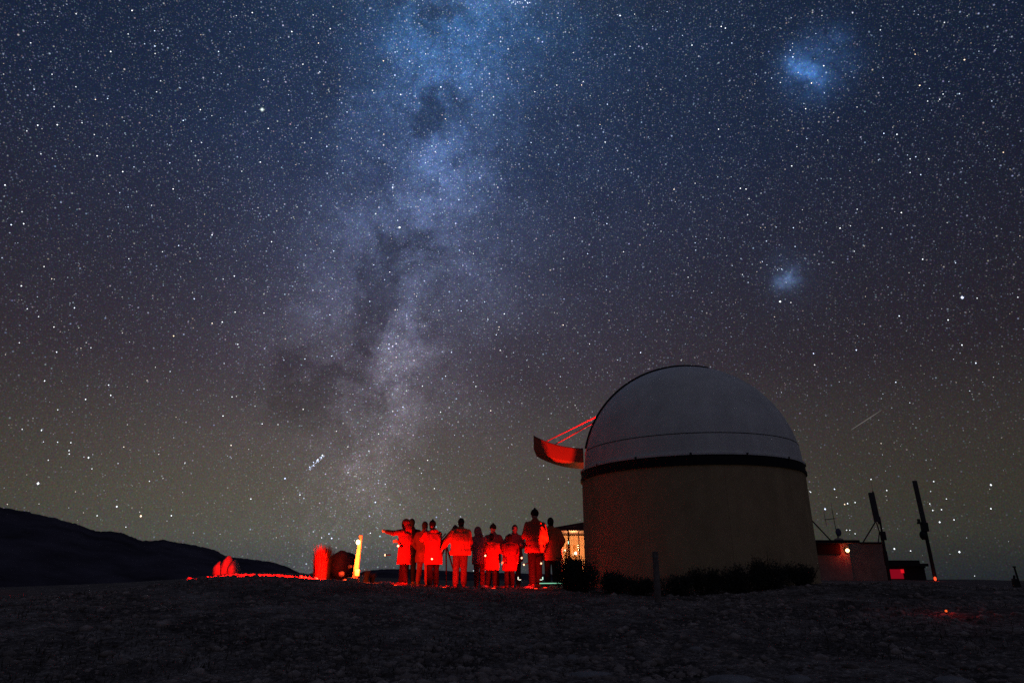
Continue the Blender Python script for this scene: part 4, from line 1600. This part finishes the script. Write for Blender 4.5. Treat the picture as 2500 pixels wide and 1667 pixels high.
# sloping roof: fascia deepens to the right
x0, x1 = LX(1350), LX(1580)
zt0, zt1 = LZ(1288.5), LZ(1288.5) + (LZ(1276) - LZ(1288.5)) * (x1 - x0) / (LX(1425) - LX(1352))
vs = []
for yy in (-.5, 4.6):
    vs += [(x0, yy, LZ(1296.3)), (x1, yy, LZ(1296.3)), (x1, yy, zt1), (x0, yy, zt0)]
MB().add(vs, [(0, 1, 2, 3), (7, 6, 5, 4), (0, 4, 5, 1), (1, 5, 6, 2), (2, 6, 7, 3), (3, 7, 4, 0)]).build('roof', M_roofd, pav)
MB().tube([(LX(1382), -.53, LZ(1288)), (LX(1408), -.53, LZ(1285.5))], .008, 5).build('gutter_line', M_grey, pav)
for u, wpx in ((1388.5, 4.2), (1413.5, 2.6), (1440, 3), (1466, 3), (1364, 3)):
    w_ = wpx / F * PY * .95
    MB().box((LX(u), 0, LZ(1296.5) / 2), (w_, .12, LZ(1296.5) - .01)).build('post', M_pwall, pav)
M_glass = bpy.data.materials.new('window_glass')
M_glass.use_nodes = True
_t = M_glass.node_tree
_t.nodes.clear()
_tr, _gl, _mx, _fr, _o = (_t.nodes.new(n_) for n_ in ('ShaderNodeBsdfTransparent', 'ShaderNodeBsdfGlossy', 'ShaderNodeMixShader', 'ShaderNodeFresnel', 'ShaderNodeOutputMaterial'))
_gl.inputs['Roughness'].default_value = 0.03
_t.links.new(_fr.outputs[0], _mx.inputs[0])
_t.links.new(_tr.outputs[0], _mx.inputs[1])
_t.links.new(_gl.outputs[0], _mx.inputs[2])
_t.links.new(_mx.outputs[0], _o.inputs[0])
for ua, ub in ((1366, 1386), (1391, 1412), (1415, 1438), (1442, 1464)):
    MB().box(((LX(ua) + LX(ub)) / 2, .03, LZ(1299) / 2), (LX(ub) - LX(ua), .008, LZ(1299) - .1)).build('pane', M_glass, pav)
# inside: partition with door slots, furniture, lamps
MB().box((LX(1377.5), 1.4, LZ(1305) / 2), (.05, .3, LZ(1305))).build('partition', M_inner, pav)
for u in (1399.3, 1403.3):
    MB().box((LX(u), 3.85, LZ(1322) / 2 + .1), (.05, .08, LZ(1322) - .1)).build('door_jamb', mat('brown_timber', (0.16, 0.06, 0.03), .8), pav)
MB().box((LX(1408), 3.88, LZ(1324) / 2 + .08), (.09, .06, LZ(1324) - .1)).build('door_leaf', mat('amber_door', (0.5, 0.3, 0.12), .8), pav)
MB().box((LX(1419.5), 3.88, LZ(1323) / 2 + .08), (.12, .06, LZ(1323) - .1)).build('door_leaf', MATS['amber_door'], pav)
MB().box((LX(1376), 3.8, 1.1), (.42, .1, 1.5)).build('dark_curtain', mat('dark_red_curtain', (0.3, 0.02, 0.03), .9), pav)
lamp('pavilion_lamp', 'POINT', (xl + LX(1407), PY + 1.6, g0 + LZ(1334)), 270, (1.0, .37, .13), pav, .12)
lamp('pavilion_red_lamp', 'POINT', (xl + LX(1371), PY + .9, g0 + LZ(1338)), 90, (1.0, .06, .03), pav, .08)
MB().box((LX(1387.4), -.09, LZ(1324)), (.035, .03, .13)).build('exit_light', mat('green_exit_light', (0, .1, 0), emit=(.45, 1, .75), strength=1.6), pav)
M_flame = mat('lantern_glow', (.1, .05, 0), emit=(1, .75, .45), strength=4)
for (u, v_, r_, dy, lb) in ((1405.5, 1350, .06, -.7, 'bright white lantern on the pavilion terrace'), (1379.5, 1342.5, .033, -.7, 'small lantern at the left of the pavilion terrace'), (1367.5, 1338, .036, -.7, 'small lantern nearest the long orange-red coat')):
    p = P(u, v_, PY + dy)
    l_ = empty('lantern', p, lb, 'lantern')
    MB().ball((0, 0, 0), (r_, r_, r_ * 1.3), 10, 8).build('glow', M_flame, l_, smooth=True)
    MB().box((0, 0, -r_ * 1.5), (r_ * 1.6, r_ * 1.6, r_ * .5)).build('lantern_base', M_dark, l_)
    MB().tube([(0, 0, -r_ * 1.5), (0, 0, g0 - p.z)], .012, 6).build('stand', M_dark, l_)
# chairs on the terrace
ch = None
def chair(u, Y, label):
    x = P(u, 1350, Y).x
    root = empty('garden_chair', (x, Y, g0 + .1), label, 'chair', group='chairs on the pavilion terrace')
    MB().box((0, 0, .45), (.42, .42, .03)).build('seat', M_dark, root)
    for sx in (-1, 1):
        for sy in (-1, 1):
            MB().box((sx * .19, sy * .19, .22), (.03, .03, .44)).build('leg', M_dark, root)
        MB().box((sx * .19, .19, .7), (.03, .03, .5)).build('back_post', M_dark, root)
    for k in range(4):
        MB().box((-.12 + .08 * k, .19, .70), (.025, .02, .42)).build('slat', M_dark, root)
    MB().box((0, .19, .93), (.42, .035, .05)).build('top_rail', M_dark, root)
chair(1419, PY - 1.1, 'dark slatted chair close to the observatory wall')
chair(1396, PY - 1.2, 'dark slatted chair left of the bright white lantern')

# ------------------------------------------------------------------ buildings and masts on the right
BY = 44.0
M_block = mat('brown_block_wall', (0.34, 0.25, 0.21), 0.95, 0.2, 2.5, 0.2)
M_roof2 = mat('dark_flat_roof', (0.02, 0.017, 0.02), 0.8, 0.2, 3)
gzr = P(2100, 1432, BY).z - .2


def world_box(name, parent, u0, u1, v0, v1, Y, depth, m_, vref=None, bev=0.0):
    """box whose front face at depth Y spans these photo coordinates (measured at its middle)"""
    um, vm = (u0 + u1) / 2, (v0 + v1) / 2
    xa, xb = P(u0, vm, Y).x, P(u1, vm, Y).x
    za, zb_ = P(um, v0, Y).z, P(um, v1, Y).z
    o = MB().box((0, 0, 0), (xb - xa, depth, za - zb_)).build(name, m_, parent)
    loc = Vector(((xa + xb) / 2, Y + depth / 2, (za + zb_) / 2))
    o.location = loc - (parent.location if parent else Vector())
    if bev:
        bevel(o, bev)
    return o


b1 = empty('service_building', (P(2080, 1420, BY).x, BY, gzr), 'flat-roofed brown block building with a red wall lamp right of the observatory', 'building')
world_box('wall', b1, 2000, 2164, 1324, 1440, BY, 5.0, M_block)
world_box('porch_wall', b1, 1975, 2079, 1326, 1440, BY - 1.0, 1.0, M_block)
world_box('porch_roof', b1, 1950, 2099, 1317.5, 1325, BY - 2.2, 3.4, M_roof2)
world_box('parapet', b1, 2098, 2153, 1322.5, 1326.2, BY - .08, .3, M_roof2)
world_box('recess_shade', b1, 1996, 2052, 1328, 1352, BY - 1.12, .1, mat('dark_red_shade', (0.10, 0.03, 0.03), .9))  # dark flat box standing in for the shaded recess under the porch
# wall lamp
wl = empty('wall_lamp', P(2069, 1343, BY - 1.25), 'glowing red wall lamp under the porch roof of the service building', 'lamp')
MB().box((0, .1, 0), (.12, .1, .22)).build('back_plate', M_dark, wl)
MB().ball((0, 0, 0), (.12, .08, .11), 14, 8).build('lamp_glass', mat('wall_lamp_glass', (.2, .02, 0), emit=(1, .5, .22), strength=6), wl, smooth=True)
lamp('wall_lamp_glow', 'POINT', P(2069, 1344, BY - 1.36), 11, RED, wl, .1)
# roof antennas
an = empty('roof_antenna', P(2036, 1318, BY - .6), 'thin two-bar aerial on the porch roof', 'antenna')
AL = lambda u, v_, Y=BY - .6: P(u, v_, Y) - an.location
MB().tube([AL(2046, 1318), AL(2031, 1243)], [.025, .018], 6).build('mast_pole', M_dark, an)
MB().tube([AL(2031, 1243), AL(2029, 1228)], [.010, .006], 5).build('whip', M_dark, an)
MB().tube([AL(2013, 1268), AL(2039, 1265)], .022, 6).build('cross_bar', M_dark, an)
MB().tube([AL(2018, 1284), AL(2011, 1248)], [.016, .012], 6).build('side_rod', M_dark, an)
ds = empty('dish', P(2047, 1312, BY - .8), 'small round grey dish beside the two-bar aerial', 'dish')
DL = lambda u, v_, Y=BY - .8: P(u, v_, Y) - ds.location
MB().ball(DL(2047, 1299), (.19, .07, .25), 16, 10).build('reflector', mat('blue_grey_dish', (0.10, 0.09, 0.16), .5), ds, smooth=True)
MB().tube([DL(2047, 1303), DL(2048, 1320)], .03, 6).build('bracket', M_dark, ds)
MB().ball(DL(2048, 1318), (.30, .2, .14), 14, 8).build('vent_cowl', M_block, ds, smooth=True)
st_ = empty('stay', P(2030, 1319, BY - .4), 'slanting stay bar running from the observatory side to the porch roof', 'stay bar')
MB().tube([Vector((0, 0, -.05)), P(1982, 1270, BY - .4) - st_.location], .045, 6).build('bar', M_dark, st_)
MB().box((0, 0, -.05), (.2, .2, .06)).build('foot_plate', M_dark, st_)

# second, lower building
B2Y = 50.0
b2_ = empty('low_shed', (P(2215, 1425, B2Y).x, B2Y, P(2215, 1436, B2Y).z - .2), 'low flat-roofed shed with a glowing red window beside the leaning mast', 'building')
world_box('wall', b2_, 2164, 2262, 1380, 1445, B2Y, 5.0, mat('shed_wall', (0.045, 0.03, 0.035), .95))
world_box('roof', b2_, 2160, 2246, 1367, 1381, B2Y - .5, 5.6, M_roof2)
world_box('roof_overhang', b2_, 2246, 2267, 1375, 1382, B2Y - .5, 5.6, M_roof2)
world_box('beam_end', b2_, 2254, 2260, 1382.3, 1386, B2Y - .3, .4, M_roof2)
wn = world_box('window', b2_, 2173, 2205, 1389, 1412, B2Y - .06, .05, mat('dim_red_window', (.1, 0, .01), emit=(1, .01, .045), strength=.22))
world_box('window', b2_, 2164, 2168, 1389, 1412, B2Y - .06, .05, MATS['dim_red_window'])
world_box('window_lamp', b2_, 2200, 2207, 1389, 1398, B2Y - .12, .05, mat('red_window_lamp', (.1, 0, .01), emit=(1, .01, .02), strength=.75))
world_box('window_frame', b2_, 2168.5, 2172.5, 1388, 1413, B2Y - .1, .08, M_roof2)

# antenna mast 1 (tripod base and panel aerial)
MY = 43.0
m1 = empty('antenna_mast', P(2174, 1432, MY), 'antenna mast with a broad panel aerial and slanting struts above the brown building', 'antenna mast')
Q = lambda u, v_, Y=MY: P(u, v_, Y) - m1.location
MB().tube([Q(2176, 1440), Q(2161, 1345)], [.10, .09], 8).build('pole', M_dark, m1)
MB().tube([Q(2161, 1345), Q(2147, 1262)], [.07, .055], 8).build('upper_pole', M_dark, m1)
MB().tube([Q(2146, 1278), Q(2131, 1200)], [.055, .05], 8).build('pole_top', M_dark, m1)
MB().tube([Q(2131, 1200), Q(2127, 1176)], [.012, .006], 5).build('whip', M_dark, m1)


def panel(parent, a, b_, w, d, name='panel_aerial', m_=None):
    a, b_ = Vector(a), Vector(b_)
    t = (b_ - a)
    L_ = t.length
    rot = Vector((0, 0, 1)).rotation_difference(t).to_matrix()
    o = MB().box((0, 0, 0), (w, d, L_), rot).build(name, m_ or M_grey, parent)
    o.location = (a + b_) / 2
    return bevel(o, .02)


panel(m1, Q(2142, 1274, MY - .15), Q(2126.5, 1202, MY - .15), .34, .16, m_=mat('aerial_grey', (0.07, 0.06, 0.07), .7))
MB().tube([Q(2137, 1274), Q(2106, 1325)], .04, 6).build('strut', M_dark, m1)
MB().tube([Q(2140, 1276), Q(2147, 1298)], .04, 6).build('strut', M_dark, m1)
MB().tube([Q(2147, 1298), Q(2144, 1326)], .035, 6).build('strut', M_dark, m1)
panel(m1, Q(2154, 1297), Q(2158, 1318), .30, .2, 'equipment_box', M_dark)
MB().tube([Q(2151, 1312), Q(2157, 1345)], .035, 6).build('cable_run', M_dark, m1)
panel(m1, Q(2160, 1345), Q(2166, 1380), .22, .14, 'lower_box', M_dark)

# antenna mast 2
M2Y = 46.0
m2 = empty('antenna_mast', P(2290, 1436, M2Y), 'tallest slim antenna mast standing free right of the low shed', 'antenna mast')
Q2 = lambda u, v_, Y=M2Y: P(u, v_, Y) - m2.location
MB().tube([Q2(2289, 1440), Q2(2256, 1282)], [.125, .105], 10).build('pole', M_dark, m2)
panel(m2, Q2(2256, 1277), Q2(2232.5, 1173), .25, .2, m_=MATS['aerial_grey'])
MB().box(Q2(2247, 1276), (.34, .25, .12)).box(Q2(2243, 1271), (.10, .2, .25)).build('bracket', M_dark, m2)
panel(m2, Q2(2259, 1297), Q2(2255, 1275), .40, .3, 'equipment_box', M_dark)
MB().ball(Q2(2254, 1306), (.24, .2, .30), 12, 8).build('round_unit', M_dark, m2, smooth=True)
MB().tube([Q2(2251, 1294), Q2(2246, 1300), Q2(2252, 1317)], .03, 6).build('cable_loop', M_dark, m2)
MB().ball(Q2(2283, 1412, M2Y - .3), (.09, .07, .13), 10, 8).build('beacon', mat('red_beacon', (.2, 0, 0), emit=(1, .09, .03), strength=1.3), m2, smooth=True)
lamp('beacon_glow', 'POINT', P(2283, 1414, M2Y - .7), 5, RED, m2, .06)

# far right: a short pole and a box
y3 = 30.0
m3 = empty('pole', P(2495, 1445, y3), 'thin slanting dark pole at the right edge', 'pole')
MB().tube([Vector((0, 0, -.1)), P(2476, 1383, y3) - m3.location], [.05, .035], 8).build('pole_shaft', M_dark, m3)
MB().box(P(2476, 1383, y3) - m3.location, (.09, .09, .06)).build('pole_cap', M_dark, m3)
m4 = empty('cabinet', P(2483, 1444, y3 - .6), 'small dark cabinet left of the slanting pole at the right edge', 'cabinet')
Q4 = lambda u, v_: P(u, v_, y3 - .6) - m4.location
panel(m4, Q4(2484, 1450), Q4(2477, 1412), .17, .2, 'cabinet_body', M_dark)
MB().tube([Q4(2476, 1412), Q4(2476, 1405)], .05, 6).build('cabinet_cap', M_dark, m4)

# reflector on the ground right
d = ray(2311, 1497)
t_ = 5.0
while t_ < 40:
    q = Vector((0, 0, CAMZ)) + d * t_
    if q.z < gz(q.x, q.y) + .03:
        break
    t_ += .02
rf = empty('reflector_stake', (q.x, q.y, gz(q.x, q.y)), 'tiny stake with an orange light on the dark slope at the right', 'stake')
MB().tube([(0, 0, -.05), (0, 0, .05)], .006, 6).build('stake_shaft', M_dark, rf)
MB().ball((0, 0, .06), .016, 8, 6).build('reflector', mat('orange_reflector', (.5, .1, 0), emit=(1, .12, .02), strength=1.2), rf)
lamp('reflector_glow', 'POINT', (q.x, q.y - .02, gz(q.x, q.y) + .22), 0.7, RED, rf, .03)
